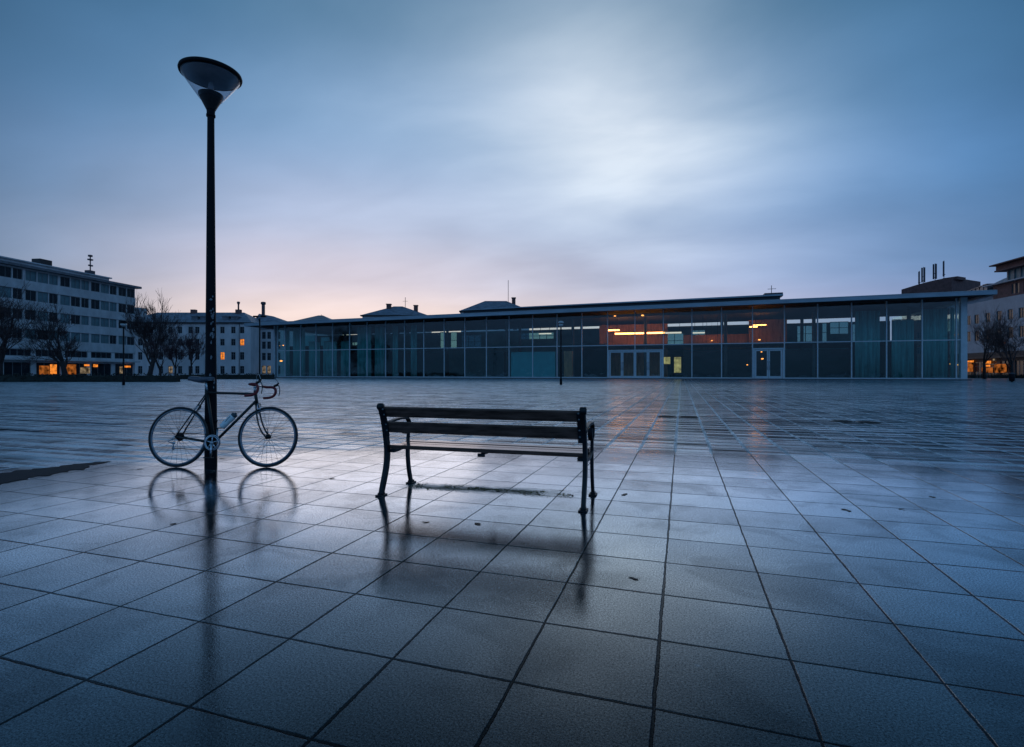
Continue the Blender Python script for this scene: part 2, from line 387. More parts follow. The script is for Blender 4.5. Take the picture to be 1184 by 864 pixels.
    ends = mt('MULTIPLY', mr(al, -.05, .35, 0, 1, True), mr(al, ln-.5, ln+.1, 1, 0, True))
    stain = mt('MULTIPLY', mr(mt('ADD', pw, mt('MULTIPLY', mt('SUBTRACT', nm, .5), .26)), .04, .2, 1, 0, True), ends)
    # dark band and tone
    alb = mt('MULTIPLY', alb, mr(zone, 0, 1, 1, .8))
    alb = mt('MULTIPLY', alb, mr(gumd, 0, 1, 1, .35)); alb = mt('ADD', alb, mt('MULTIPLY', gumk, .09))
    jz = mt('MAXIMUM', mt('MULTIPLY', ju, zone), mt('MULTIPLY', bandv, .8))
    alb = mt('MULTIPLY', alb, mr(joint, 0, 1, 1, .16))
    alb = mt('ADD', alb, mt('MULTIPLY', mt('MULTIPLY', jz, nz(3, 4, .6, (1, .3, 1))), .26))  # pale joints and rows: scattered sky painted into the slab colour
    alb = mt('MULTIPLY', alb, mr(stain, 0, 1, 1, .22))
    alb = mt('MAXIMUM', alb, .004)
    tint = N.new('ShaderNodeVectorMath'); tint.operation = 'SCALE'; tint.inputs[0].default_value = (.78, 1.0, 1.2); L.new(alb, tint.inputs['Scale'])
    # ---- height
    grain = mt('MULTIPLY', speck, .00012)
    grain2 = mt('MULTIPLY', nz(130, 2, .5), .00036)
    micro = mt('MULTIPLY', mt('ADD', grain, grain2), mr(wet, .42, .62, 1.0, .45))
    soft = mt('MULTIPLY', nz(7, 2, .5), .0005)
    ridge = mt('MULTIPLY', mt('SUBTRACT', nz(1., 4, .62, (.35, 8, 1), .0), .5), .0008)
    ridge2 = mt('MULTIPLY', mt('SUBTRACT', nz(1., 3, .6, (.2, 2.4, 1), .0, (4, 2, 0)), .5), .0014)
    rz_ = mt('MULTIPLY', mt('ADD', ridge, ridge2), zone)
    rz_ = mt('MULTIPLY', rz_, mt('MULTIPLY', mr(ju, 0, 1, 1, .1), mr(Y, 12, 40, 1, .3)))
    pl = mt('MULTIPLY', mt('SUBTRACT', rid, .5), .0008)
    tl = mt('MULTIPLY', mt('SUBTRACT', mt('FRACT', v), .5), mt('MULTIPLY', mt('SUBTRACT', rid, .5), .004))
    h = mt('ADD', mt('ADD', micro, soft), mt('ADD', mt('ADD', rz_, pl), tl))
    h = mt('SUBTRACT', h, mt('MULTIPLY', mt('MAXIMUM', jv, ju), mt('MULTIPLY', mt('SUBTRACT', 1.05, zone), .0033)))
    bp = N.new('ShaderNodeBump'); bp.inputs['Strength'].default_value = 1; bp.inputs['Distance'].default_value = 1; L.new(h, bp.inputs['Height'])
    # ---- shading
    lw = N.new('ShaderNodeLayerWeight'); lw.inputs[0].default_value = .5
    fac = mt('MULTIPLY', mt('POWER', lw.outputs['Facing'], 4.1), 2.15)
    fac = mt('MINIMUM', mt('MAXIMUM', fac, .03), .93)
    fac = mt('MULTIPLY', fac, mr(wet, .38, .6, .86, 1.05))
    st_ = mt('MULTIPLY', mr(nz(1., 5, .65, (.22, 8, 1), .0, (7, 1, 0)), .4, .56, mr(X, -5, 1.5, -.34, -.7), .05), zone)  # dark streaks stand in for the dark hall mirrored in the slabs
    fac = mt('MULTIPLY', fac, mt('ADD', mt('ADD', 1, st_), mt('MULTIPLY', zid, .35)))
    fac = mt('MULTIPLY', fac, mt('ADD', 1, mt('MULTIPLY', mt('ADD', mt('SUBTRACT', speck, .5), mt('SUBTRACT', speck2, .5)), 2.5)))
    fac = mt('MULTIPLY', fac, mt('ADD', .86, mt('MULTIPLY', rid, .24)))
    fac = mt('MULTIPLY', fac, mr(nz(1.3, 6, .62, loc=(5, 2, 0), dist=.6), .5, .62, 1, .8, True))
    fac = mt('MULTIPLY', fac, mr(joint, 0, 1, 1, mr(zone, 0, 1, .25, .9)))
    fac = mt('MULTIPLY', fac, mr(stain, 0, 1, 1, .4), clamp=True)
    ro = mt('ADD', mr(wet, .4, .62, .055, .02), mt('MULTIPLY', zone, mt('ADD', mr(Y, 8, 40, .05, .14), mr(nz(1., 5, .6, (.2, 7, 1), .0, (1, 9, 0)), .42, .6, 0, mr(X, -6, 0, .3, .10)))))

    ro = mt('ADD', ro, mt('MULTIPLY', mt('SUBTRACT', speck2, .5), .06))
    ro = mt('ADD', ro, mt('MULTIPLY', jz, .45)); ro = mt('ADD', ro, mt('MULTIPLY', stain, .35))
    ro = mt('MAXIMUM', ro, .025)
    di = N.new('ShaderNodeBsdfDiffuse'); L.new(tint.outputs[0], di.inputs[0]); L.new(bp.outputs[0], di.inputs['Normal'])
    gl = N.new('ShaderNodeBsdfGlossy'); gl.inputs[0].default_value = (.8, .9, .97, 1); L.new(ro, gl.inputs['Roughness']); L.new(bp.outputs[0], gl.inputs['Normal'])
    mx = N.new('ShaderNodeMixShader'); L.new(fac, mx.inputs[0]); L.new(di.outputs[0], mx.inputs[1]); L.new(gl.outputs[0], mx.inputs[2])
    L.new(mx.outputs[0], N['Material Output'].inputs[0]); return m
b = MB(); b.add([(-900,-300,0),(900,-300,0),(900,1500,0),(-900,1500,0)], [(0,1,2,3)])
tag(b.build('plaza', plaza_material()), 'wet grey slab paving of the empty square', None, None, 'structure')

# tar strip at the left
b = MB(); pts = []
n = 90
for i in range(n+1):
    y = .6+(4.6-.6)*i/n; w = .36*min(1, (4.6-y)/1.15)**.6
    pts.append((-6.75-w+.12*noise.noise(Vector((y*4,1,0)))+rnd.uniform(-.05,.05), -6.75+w+.14*noise.noise(Vector((y*4,5,0)))+rnd.uniform(-.05,.05), y))
for i in range(n):
    a, c = pts[i], pts[i+1]
    b.add([(a[0],a[2],.004),(a[1],a[2],.004),(c[1],c[2],.004),(c[0],c[2],.004)], [(0,1,2,3)])
tag(b.build('tar_strip', M['gravel']), 'dark rough repair strip in the paving at the left edge', None, None, 'structure')

# ------------------------------------------------------------------ moss, soil crumbs, leaves
a0 = G(478, 561.5); a1 = G(662, 572)
b = MB()
for i in range(5200):
    t = rnd.random(); 
    p = a0.lerp(a1, t)+Vector((rnd.gauss(0,.03), rnd.gauss(0,.06+.03*math.sin(t*9)), 0))
    if abs(p.y-a0.lerp(a1, t).y) > .16 or noise.noise(Vector((p.x*5, p.y*9, 3)))+rnd.uniform(-.25,.25) < -.02: continue
    r = rnd.uniform(.0015, .0042)*(3.2 if rnd.random() < .015 else 1)
    b.mi = 0 if rnd.random() < .55 else 1
    n = 6; vs = [p+Vector((0,0,r*rnd.uniform(.7,1.1)))]
    for k in range(n): vs.append(p+Vector((math.cos(k*math.pi*2/n)*r*rnd.uniform(.8,1.6), math.sin(k*math.pi*2/n)*r*rnd.uniform(.8,1.4), 0)))
    b.add(vs, [(0, k+1, (k+1) % n+1) for k in range(n)])
tag(b.build('moss', [M['moss'], M['soil']]), 'strip of moss and wet soil crumbs under the bench', 'moss', None, 'stuff')
def leaf(px, py, s, lab):
    p = G(px, py); b = MB(); a = rnd.uniform(0, 6.28); n = 9; vs = [Vector((0,0,.006*s))]
    for k in range(n):
        t = 2*math.pi*k/n; r = s*(.022+.012*abs(math.cos(t)))*rnd.uniform(.7, 1.2)
        vs.append(Vector((r*math.cos(t)*1.5, r*math.sin(t)*.8, rnd.uniform(.001, .006))))
    b.add(vs, [(0, k+1, (k+1) % n+1) for k in range(n)])
    o = b.build('dead_leaf', M['leafmat'], loc=p); o.rotation_euler.z = a
    tag(o, lab, 'leaf', 'dead leaves scattered on the wet paving')
for i, (px, py, s, l) in enumerate([
    (383.6, 553.4, .8, 'dark leaf between the bicycle front wheel and the bench'),
    (162, 542.7, .7, 'tiny dark leaf just left of the bicycle rear wheel'),
    (257, 530.6, .8, 'dark leaf just right of the lamp post foot'),
    (722, 572, .9, 'flat dark leaf on paving right of the bench legs'),
    (1078, 575, .8, 'dark leaf far right, upper one near the picture edge'),
    (978, 590, .9, 'thin dark leaf lying right of centre in open paving'),
    (1042, 589, .5, 'small dark leaf on a joint right of the thin leaf'),
    (552, 606, .9, 'dark leaf in front of the moss strip, in the bench reflection'),
    (492, 604, .6, 'small dark leaf at left of the bench reflection'),
    (732, 669, .6, 'dark leaf on a slab below the right bench legs'),
    (200, 606, .6, 'small leaf in the reflection of the bicycle wheels')]):
    leaf(px, py, s, l)

def cover(px, py, lab):
    p = G(px, py); b = MB(); s = .21
    b.lathe([(.001,.012),(s*.93,.012),(s,.009),(s,.004)], 36)
    o = b.build('manhole_cover', M['cover'], loc=p)
    b = MB()
    for i in range(-5, 6):
        w = math.sqrt(max(0, (s*.85)**2-(i*.04)**2))
        b.box(-w, w, i*.04-.008, i*.04+.008, .0125, .017)
    b.build('tread_bar', M['cover'], o)
    b = MB(); b.lathe([(s,.004),(s+.03,.004),(s+.03,.007),(s,.0085)], 36); b.build('rim', M['iron'], o)
    tag(o, lab, 'manhole cover', 'manhole covers set in the square')
cover(974, 487.5, 'dark round manhole cover, left of the right-hand pair'); cover(1004, 488.5, 'dark round manhole cover, rightmost on the square')
cover(771, 482, 'dark round manhole cover right of the bench, left of its pair'); cover(796, 482.5, 'dark round manhole cover right of the bench, right of its pair')

# ------------------------------------------------------------------ bench
bl = W(-1.185, 4.671)
bench = empty('park_bench', bl, A-math.atan2(.525, 1.769), 'dark slatted park bench with cast iron ends, seen from behind', 'bench')
BL = 1.845
rear = [(0.0,.012),(.015,.06),(.05,.14),(.09,.25),(.105,.36),(.10,.44),(.075,.56),(.04,.68),(-.01,.79)]
rear = [(p.x, p.y) for p in smooth_path([Vector(p) for p in rear], 2)]
front = [(.565,.012),(.55,.05),(.52,.14),(.50,.24),(.495,.34),(.50,.43)]
front = [(p.x, p.y) for p in smooth_path([Vector(p) for p in front], 2)]
def backy(z):
    for (y0,z0),(y1,z1) in zip(rear, rear[1:]):
        if z0 <= z <= z1: return y0+(y1-y0)*(z-z0)/(z1-z0)
    return rear[-1][0]
for side, (x0, x1) in enumerate(((0, .034), (BL-.034, BL))):
    fr = MB(); k = len(rear)
    fr.bar(rear, [.05+.012*math.sin(math.pi*i/(k-1)) for i in range(k)], x0, x1)
    fr = fr.build('end_frame', M['iron'], bench, .004)
    # scroll knob
    b = MB(); rot = Matrix.Rotation(R(90), 3, 'Y')
    b.lathe([(.001,-.026),(.026,-.026),(.031,-.018),(.031,.018),(.026,.026),(.001,.026)], 20, ((x0+x1)/2, -.012, .797), rot)
    b.build('scroll', M['iron'], fr)
    b = MB(); b.bar(front, .044, x0+.003, x1-.003); b.build('front_leg', M['iron'], fr, .004)
    for fy in (0.0, .565):
        b = MB(); b.box(x0-.018, x1+.018, fy-.05, fy+.05, .0, .013)
        b.box(x0-.004, x1+.004, fy-.032, fy+.032, .0125, .03)
        b.build('foot', M['iron'], fr, .004)
    # seat rail and bracing scroll
    b = MB(); sr = [(.095,.40),(.18,.375),(.3,.368),(.42,.385),(.505,.41)]
    sr = [(p.x, p.y) for p in smooth_path([Vector(p) for p in sr], 2)]
    b.bar(sr, .03, x0+.005, x1-.005); b.build('seat_rail', M['iron'], fr, .003)
    # arm: sweeping to a loop over the front leg
    arm = [(.06,.62),(.16,.648),(.28,.662),(.38,.66)]
    arm = [(p.x, p.y) for p in smooth_path([Vector(p) for p in arm], 2)]
    cy, cz, cr = .455, .585, .072
    for i in range(0, 29):
        t = R(100-i*11); arm.append((cy+cr*math.cos(t), cz+cr*math.sin(t)))
    b = MB(); b.bar(arm, .02, x0-.004, x1+.004)
    b.bar([(.50,.43),(.507,.48),(.512,.535)], .026, x0+.003, x1-.003)
    b.build('armrest', M['iron'], fr, .003)
    # inner flange with bolts holding the back slats
    ix0, ix1 = (x1, x1+.034) if side == 0 else (x0-.034, x0)
    b = MB()
    pth = [(backy(z)-.026, z) for z in (.53,.58,.63,.68,.73,.78)]
    b.bar(pth, .01, ix0, ix1); b.build('flange', M['iron'], fr, .002)
    for z in (.58,.635,.725,.775):
        b = MB(); b.lathe([(.001,-.006),(.007,-.005),(.009,0)], 10, ((ix0+ix1)/2, backy(z)-.031, z), Matrix.Rotation(R(-90), 3, 'X'))
        b.build('bolt', M['bolt'], fr)
    b = MB(); bx0, bx1 = (x1, x1+.05) if side == 0 else (x0-.05, x0)
    b.box(bx0, bx1, .11, .15, .372, .402); b.build('bracket', M['iron'], fr, .003); b = MB(); b.box(bx0, bx1, .44, .48, .372, .402); b.build('bracket', M['iron'], fr, .003)
for z0, z1 in ((.562, .66), (.706, .796)):
    zc_ = (z0+z1)/2; y = backy(zc_); t = (Vector((backy(z1), z1))-Vector((backy(z0), z0))).normalized()
    b = MB(); b.box(.036, BL-.036, -.016, .016, -(z1-z0)/2, (z1-z0)/2)
    o = b.build('back_slat', M['slat_wet'], bench, .005); o.location = (0, y-.003, zc_); o.rotation_euler.x = math.atan2(-t.x, t.y)
for i in range(4):
    y = .15+i*.1; b = MB(); b.mi = 1; b.box(.036, BL-.036, -.038, .038, -.017, .0155); b.mi = 0; b.box(.037, BL-.037, -.036, .036, .0156, .0175)
    zz = (.412, .404, .404, .41)[i]; o = b.build('seat_slat', [M['seat_wet'], M['slat_wet']], bench, .003); o.location = (0, y, zz+.012); o.rotation_euler.x = (R(1.5), R(1), R(1.5), R(2.5))[i]
b = MB(); b.box(BL/2-.02, BL/2+.02, .12, .49, .382, .396); b.box(BL/2-.03, BL/2+.03, .105, .135, .37, .398)
b.build('centre_brace', M['iron'], bench, .002)

# ------------------------------------------------------------------ big lamp
lp = at(243.8, 6.27)
lamp = empty('street_lamp', lp, 0, 'tall black street lamp with an upturned cone head, bicycle leaning on it', 'street lamp')
b = MB()
prof = [(.069,0),(.069,.02),(.067,.35),(.0645,.7),(.062,1.05),(.0575,1.5),(.053,2.0),(.046,3.0),(.0395,3.9),(.038,4.19)]
b.lathe(prof, 32); o = b.build('pole', M['pole'], lamp)
b = MB(); b.lathe([(.0686,.5),(.0715,.5),(.0715,.53),(.068,.53)], 32); b.build('pole_seam', M['pole'], o)
for i in range(26):
    z = rnd.choice([1.45,1.5,1.55,1.62,1.68,1.72,1.78,1.84,1.92,1.98])+rnd.uniform(-.03,.03); th = A-R(90)+R(rnd.uniform(25, 72))+R(28)*0
    if i > 21: z = rnd.uniform(.9, 1.3)
    rr = .0645-.006*z+.0012; rr = .062-(z-1.05)*.0095+.0012 if z > 1.05 else .0665
    w, h = rnd.uniform(.006, .018), rnd.uniform(.008, .028); vs = [(rr*math.cos(th), rr*math.sin(th), z)]
    n = 7
    for k in range(n):
        t = 2*math.pi*k/n; q = rnd.uniform(.5, 1.2); tt = th+w*math.cos(t)*q/rr
        vs.append((rr*math.cos(tt), rr*math.sin(tt), z+h*math.sin(t)*q))
    b = MB(); b.add(vs, [(0, k+1, (k+1) % n+1) for k in range(n)]); b.build('sticker_scrap', M['sticker'], o)
b = MB(); b.lathe([(.038,4.17),(.05,4.175),(.05,4.2),(.044,4.205),(.046,4.25),(.052,4.262)], 32); b.build('collar', M['pole'], lamp)
b = MB(); b.lathe([(.05,4.255),(.072,4.3),(.108,4.37),(.135,4.425),(.133,4.442),(.11,4.445),(.001,4.448)], 40); b.build('lamp_cup', M['black'], lamp)
b = MB(); b.lathe([(.125,4.385),(.158,4.43),(.24,4.545),(.319,4.662)], 64); b.build('lamp_cone', M['lampglass'], lamp)
b = MB()
for i in range(3):
    t = R(40+120*i); b.tube([(.11*math.cos(t), .11*math.sin(t), 4.45), (.33*math.cos(t), .33*math.sin(t), 4.672)], .005, 6)

b = MB(); b.lathe([(.30,4.655),(.322,4.655),(.335,4.665),(.339,4.683),(.334,4.70),(.31,4.706),(.2,4.72),(.001,4.73)], 64); b.mi = 1; b.lathe([(.305,4.658),(.30,4.675),(.001,4.685)], 64)
b.build('lamp_lid', [M['pole'], M['lidunder']], lamp)
b = MB(); b.lathe([(.001,4.45),(.028,4.452),(.03,4.55),(.022,4.58),(.001,4.585)], 20); b.build('bulb', M['lampwhite'], lamp)
b = MB(); b.box(-.028, .028, -.004, .004, -.09, .09); o = b.build('access_door', M['pole'], lamp, .002)
dv_ = Vector((sa, -ca, 0)); o.location = dv_*.0665+Vector((0,0,.62)); o.rotation_euler.z = A

# ------------------------------------------------------------------ bicycle
rc = G(203.6, 540.5)
LEAN = R(7.0)
bike = empty('bicycle', rc, 0, 'dark racing bicycle with red drop bars leaning against the lamp post', 'bicycle')
bike.rotation_euler = (Matrix.Rotation(A-R(.4), 3, 'Z') @ Matrix.Rotation(-LEAN, 3, 'X')).to_euler()
RW = .352
RA = Vector((0,0,RW)); FA = Vector((1.05,0,RW)); BB = Vector((.425,0,.285))
SC = Vector((.302,0,.866)); HT = Vector((.868,0,.872)); HB = Vector((.895,0,.755))
def wheel(c, rear_):
    t = []
    for i in range(72): a = 2*math.pi*i/72; t.append(c+Vector((math.cos(a)*(RW-.0135), 0, math.sin(a)*(RW-.0135))))
    b = MB(); b.tube(t, .0135, 10, True); w = b.build('wheel', M['tyre'], bike)
    b = MB(); rot = Matrix.Rotation(R(90), 3, 'X')
    b.lathe([(RW-.026,-.009),(RW-.026,.009),(RW-.04,.009),(RW-.045,.004),(RW-.045,-.004),(RW-.04,-.009),(RW-.026,-.009)], 72, c, rot)
    b.build('rim', M['rim'], w)
    b = MB(); hf = .022
    for i in range(28):
        a = 2*math.pi*i/28; s_ = 1 if i % 2 else -1; off = R(55)*(1 if (i//2) % 2 else -1)
        p = c+Vector((math.cos(a)*(RW-.04), 0, math.sin(a)*(RW-.04))); q = c+Vector((math.cos(a+off)*.024, s_*hf, math.sin(a+off)*.024))
        b.tube([q, p], .0017, 4)
    b.build('spokes', M['spoke'], w)
    b = MB(); b.lathe([(.004,-.062),(.011,-.06),(.011,-.045),(.02,-.03),(.026,-.025),(.02,-.02),(.014,-.015),(.014,.015),(.02,.02),(.026,.025),(.012,.03),(.011,.06),(.004,.062)], 20, c, rot)
    b.build('hub', M['black'], w)
    if rear_:
        b = MB()
        for i, r in enumerate((.05,.045,.04,.034,.029)):
            b.lathe([(.02,-.03-.0042*i),(r,-.03-.0042*i),(r,-.032-.0042*i),(.02,-.032-.0042*i)], 24, c, rot)
        b.build('sprockets', M['black'], w)
    return w
wheel(RA, True); wheel(FA, False)
b = MB()
b.tube([SC+Vector((0,0,.005)), HT+Vector((-.01,0,-.018))], .0145, 12); b.tube([SC+Vector((-.004,0,.02)), BB], .0148, 12)
b.tube([HB+Vector((-.006,0,.02)), BB], .0158, 12); b.tube([HT+Vector((-.003,0,.012)), HB+Vector((.004,0,-.015))], .0175, 12)
for s_ in (-1, 1):
    b.tube([SC+Vector((0,s_*.014,0)), RA+Vector((.05,s_*.045,.09)), RA+Vector((.002,s_*.062,.0))], [.0085,.008,.007], 8)
    b.tube([BB+Vector((-.03,s_*.025,0)), BB+Vector((-.14,s_*.045,.02)), RA+Vector((.002,s_*.062,0))], [.011,.0095,.008], 8)
b.lathe([(.021,-.035),(.021,.035)], 18, BB, Matrix.Rotation(R(90), 3, 'X'), True)
b.build('frame', M['frame'], bike)
b = MB()
for s_ in (-1, 1):
    b.tube(smooth_path([HB+Vector((.006,s_*.03,-.03)), Vector((.92,s_*.042,.62)), Vector((.952,s_*.05,.5)), Vector((1.0,s_*.055,.405)), FA+Vector((0,s_*.056,0))]), .0095, 8)
b.tube([HB+Vector((.006,-.036,-.03)), HB+Vector((.006,.036,-.03))], .014, 8)
b.build('fork', M['frame'], bike)
b = MB(); b.tube([SC+Vector((-.004,0,.01)), SC+Vector((-.028,0,.15))], .0125, 10)
b.tube([SC+Vector((-.085,-.02,.155)), SC+Vector((.06,-.02,.15))], .0035, 6); b.tube([SC+Vector((-.085,.02,.155)), SC+Vector((.06,.02,.15))], .0035, 6)
b.build('seat_post', M['chrome'], bike)
# saddle
b = MB(); secs = [(.10,.07,.0),(.12,.074,.004),(.17,.066,.002),(.22,.044,-.004),(.28,.026,-.002),(.34,.021,.0),(.375,.014,-.006)]
vs = []; n = 10
for x, w, dz in secs:
    for j in range(n+1):
        t = math.pi*j/n; vs.append((x, w*math.cos(t), 1.03+dz+.03*math.sin(t)**.6-(.03*math.exp(-((x-.2)/.09)**2)+.012 if j in (0, n) else 0)))
fs = [(i*(n+1)+j, (i+1)*(n+1)+j, (i+1)*(n+1)+j+1, i*(n+1)+j+1) for i in range(len(secs)-1) for j in range(n)]
fs += [tuple(range(n, -1, -1)), tuple((len(secs)-1)*(n+1)+j for j in range(n+1))]
fs += [(i*(n+1)+n, (i+1)*(n+1)+n, (i+1)*(n+1), i*(n+1)) for i in range(len(secs)-1)]
b.add(vs, fs, True); b.build('saddle', M['saddle'], bike)
# cockpit
psi = R(-3); rz3 = Matrix.Rotation(psi, 3, 'Z')
st = HT+Vector((-.004,0,.03)); bc = st+rz3 @ Vector((.04,0,.05))
b = MB(); b.tube([HT+Vector((-.003,0,.005)), st+Vector((-.006,0,.035))], .0135, 10); b.tube([st+Vector((-.006,0,.025)), bc], .0125, 10)
b.build('stem', M['chrome'], bike)
def bl_(x, y, z): return bc+rz3 @ Vector((x, y, z))
b = MB(); b.tube([bl_(0,-.2,0), bl_(0,.2,0)], .0118, 10); hb = b.build('handlebar', M['chrome'], bike)
for s_ in (-1, 1):
    y = s_*.2
    b = MB(); b.tube(smooth_path([bl_(0,s_*.08,0), bl_(0,s_*.17,0), bl_(.01,y,0), bl_(.07,y,.002), bl_(.105,y,-.02), bl_(.11,y,-.07), bl_(.08,y,-.115), bl_(.02,y,-.13), bl_(-.04,y,-.132)]), .0155, 10)
    b.build('bar_tape', M['tape'], hb)
    b = MB(); b.tube([bl_(.085,y,.012), bl_(.125,y,.03), bl_(.14,y,.055)], [.015,.015,.008], 8)
    b.tube(smooth_path([bl_(.13,y,.03), bl_(.155,y,.0), bl_(.16,y,-.06), bl_(.15,y,-.11)]), [.006]*10+[.005]*3 if False else .0055, 6)
    b.build('brake_lever', M['black'], hb)
    b = MB(); b.tube(smooth_path([bl_(.135,y,.055), bl_(.09,y*.85,.13), bl_(.0,y*.3,.1), bl_(-.02,0,.01), HT+Vector((.03,0,-.04))]), .0026, 6)
    b.build('brake_cable', M['lampwhite'] if s_ < 0 else M['black'], hb)
# brakes
b = MB(); b.tube(smooth_path([HB+Vector((.035,-.035,-.075)), HB+Vector((.03,-.04,-.03)), HB+Vector((.03,0,.0)), HB+Vector((.03,.04,-.03)), HB+Vector((.035,.035,-.075))]), .006, 6)
b.box(.925, .965, -.04, -.026, .672, .686); b.build('front_brake', M['chrome'], bike)
b = MB(); q = SC+Vector((-.115,0,-.165)); b.tube(smooth_path([q+Vector((0,-.034,-.04)), q+Vector((.03,-.04,0)), q+Vector((.04,0,.03)), q+Vector((.03,.04,0)), q+Vector((0,.034,-.04))]), .006, 6); b.build('rear_brake', M['chrome'], bike)
# drivetrain (towards the camera, -y)
rot = Matrix.Rotation(R(90), 3, 'X')
b = MB(); ch = BB+Vector((0,-.043,0))
b.lathe([(.078,-.0015),(.094,-.0015),(.094,.0015),(.078,.0015),(.078,-.0015)], 44, ch, rot)
b.lathe([(.066,.008),(.078,.008),(.078,.010),(.066,.010),(.066,.008)], 40, ch, rot)
for i in range(5):
    t = 2*math.pi*i/5+.3; b.tube([ch+Vector((0,-.004,0)), ch+Vector((math.cos(t)*.08,-.001,math.sin(t)*.08))], [.01,.006], 6)
cr_ = b.build('chainring', M['chrome'], bike)
b = MB(); b.tube([ch+Vector((0,-.014,.0)), ch+Vector((.006,-.022,-.17))], [.0135,.009], 8); b.lathe([(.001,-.012),(.019,-.01),(.019,.01),(.001,.012)], 16, ch+Vector((0,-.012,0)), rot); b.build('crank', M['chrome'], bike)
b = MB(); b.tube([BB+Vector((0,.05,.0)), BB+Vector((-.006,.06,.17))], [.012,.009], 8); b.build('crank', M['chrome'], bike)
for cpos in (ch+Vector((.006,-.065,-.17)), BB+Vector((-.006,.085,.17))):
    b = MB(); b.box(-.045, .045, -.03, .03, -.005, .005, None, cpos); b.tube([cpos+Vector((0,-.04,0)), cpos+Vector((0,.04,0))], .006, 6); b.build('pedal', M['black'], bike, .002)
b = MB(); y = -.043
RD = RA+Vector((-.015,0,-.1)); b.tube([BB+Vector((0,y,.094)), RA+Vector((.0,y,.045))], .0042, 6); b.tube([BB+Vector((0,y,-.094)), RD+Vector((.0,y,-.03))], .0042, 6)
arc = [BB+Vector((math.cos(R(a))*.094, y, math.sin(R(a))*.094)) for a in range(90, -91, -12)]; b.tube(arc, .0038, 6)
b.build('chain', M['black'], bike)
b = MB(); b.tube([RA+Vector((0,-.068,0)), RA+Vector((-.03,-.07,-.03)), RA+Vector((-.07,-.075,-.055)), RA+Vector((-.015,-.07,-.075))], .0085, 8)
b.lathe([(.001,-.004),(.018,-.004),(.018,.004),(.001,.004)], 14, RD+Vector((.002,-.055,-.03)), rot); b.lathe([(.001,-.004),(.018,-.004),(.018,.004),(.001,.004)], 14, RD+Vector((0,-.055,.03)), rot)
b.tube([RD+Vector((0,-.062,.03)), RD+Vector((.002,-.062,-.03))], .006, 6)
b.build('rear_derailleur', M['chrome'], bike)
# bottle cage on the down tube
dt = (HB-BB).normalized(); nn_ = Vector((-dt.z, 0, dt.x))
cc = BB+dt*.285+nn_*.075
b = MB()
for s_ in (-1, 1): b.tube([cc-dt*.09-nn_*.04, cc-dt*.095+Vector((0,s_*.03,0)), cc+dt*.06+Vector((0,s_*.04,0))+nn_*.01, cc+dt*.065-nn_*.042], .003, 6)
b.build('bottle_cage', M['black'], bike)
mw = bike.rotation_euler.to_matrix()
bot = empty('water_bottle', rc+mw @ cc, 0, 'pale blue water bottle with a dark cap in the bicycle frame', 'bottle')
zq = Vector((0,0,1)).rotation_difference(dt).to_matrix(); bot.rotation_euler = (mw @ zq).to_euler()
b = MB(); b.lathe([(.001,-.1),(.034,-.1),(.037,-.09),(.037,-.02),(.033,-.01),(.033,.0),(.037,.01),(.037,.07),(.03,.085),(.001,.086)], 28); b.build('body', M['bottle'], bot)
b = MB(); b.lathe([(.033,.078),(.034,.082),(.034,.105),(.014,.112),(.012,.125),(.001,.126)], 28); b.build('cap', M['cap'], bot)

# ------------------------------------------------------------------ hall
D = 90.0
hall = empty('glass_hall', (0, D, 0), 0, 'long low glass hall with a thin overhanging roof across the square', 'hall')
def hx(px, Y=D): return HP(px, 400, Y).x
def hb_(b, name, m, bevel=0): return b.build(name, m, hall, bevel, (0, -D, 0))
XL, XR = hx(317), hx(1118)
mull = [321.1,329.9,347.7,365.7,384.7,404.4,424.6,446,467.9,490.2,513.8,537.6,562.6,588.8,616,644.2,672.9,702.6,734.2,767,800,834.3,870,906.9,945.3,984.5,1024.9,1066,1105.5,1114.2]
mxs = [hx(p) for p in mull]
def soff(x): return 10.9+.5*(x-XL)/(XR-XL)
ZT = 5.75
RL, RR_ = hx(283, 86.8), hx(1151, 86.8)
# roof slab, gently rising to the right
b = MB()
def ztop(x): return 11.5+.75*(x+84)/(126)
def slab(b, x0, x1, y0, y1, th, dz=0):
    vs = []
    for x in (x0, x1):
        for y in (y0, y1): vs += [(x, y, ztop(x)-th+dz), (x, y, ztop(x)+dz)]
    b.add(vs, [(0,4,6,2),(1,3,7,5),(0,1,5,4),(2,6,7,3),(0,2,3,1),(4,5,7,6)])
slab(b, RL, RR_, 86.9, 118, .30, -.02); roof = hb_(b, 'roof', M['roofing'])
b = MB(); slab(b, RL-.05, RR_+.05, 86.75, 86.89, .62)
slab(b, RR_+.06, RR_+.2, 86.75, 118, .62); slab(b, RL-.2, RL-.06, 86.75, 118, .62)
o = hb_(b, 'fascia', M['fascia'], .02)
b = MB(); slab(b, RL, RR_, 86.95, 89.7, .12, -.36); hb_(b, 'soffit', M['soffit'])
b = MB(); slab(b, RL, RR_, 86.7, 86.74, .06, .0); hb_(b, 'roof_edge_trim', M['alu'])
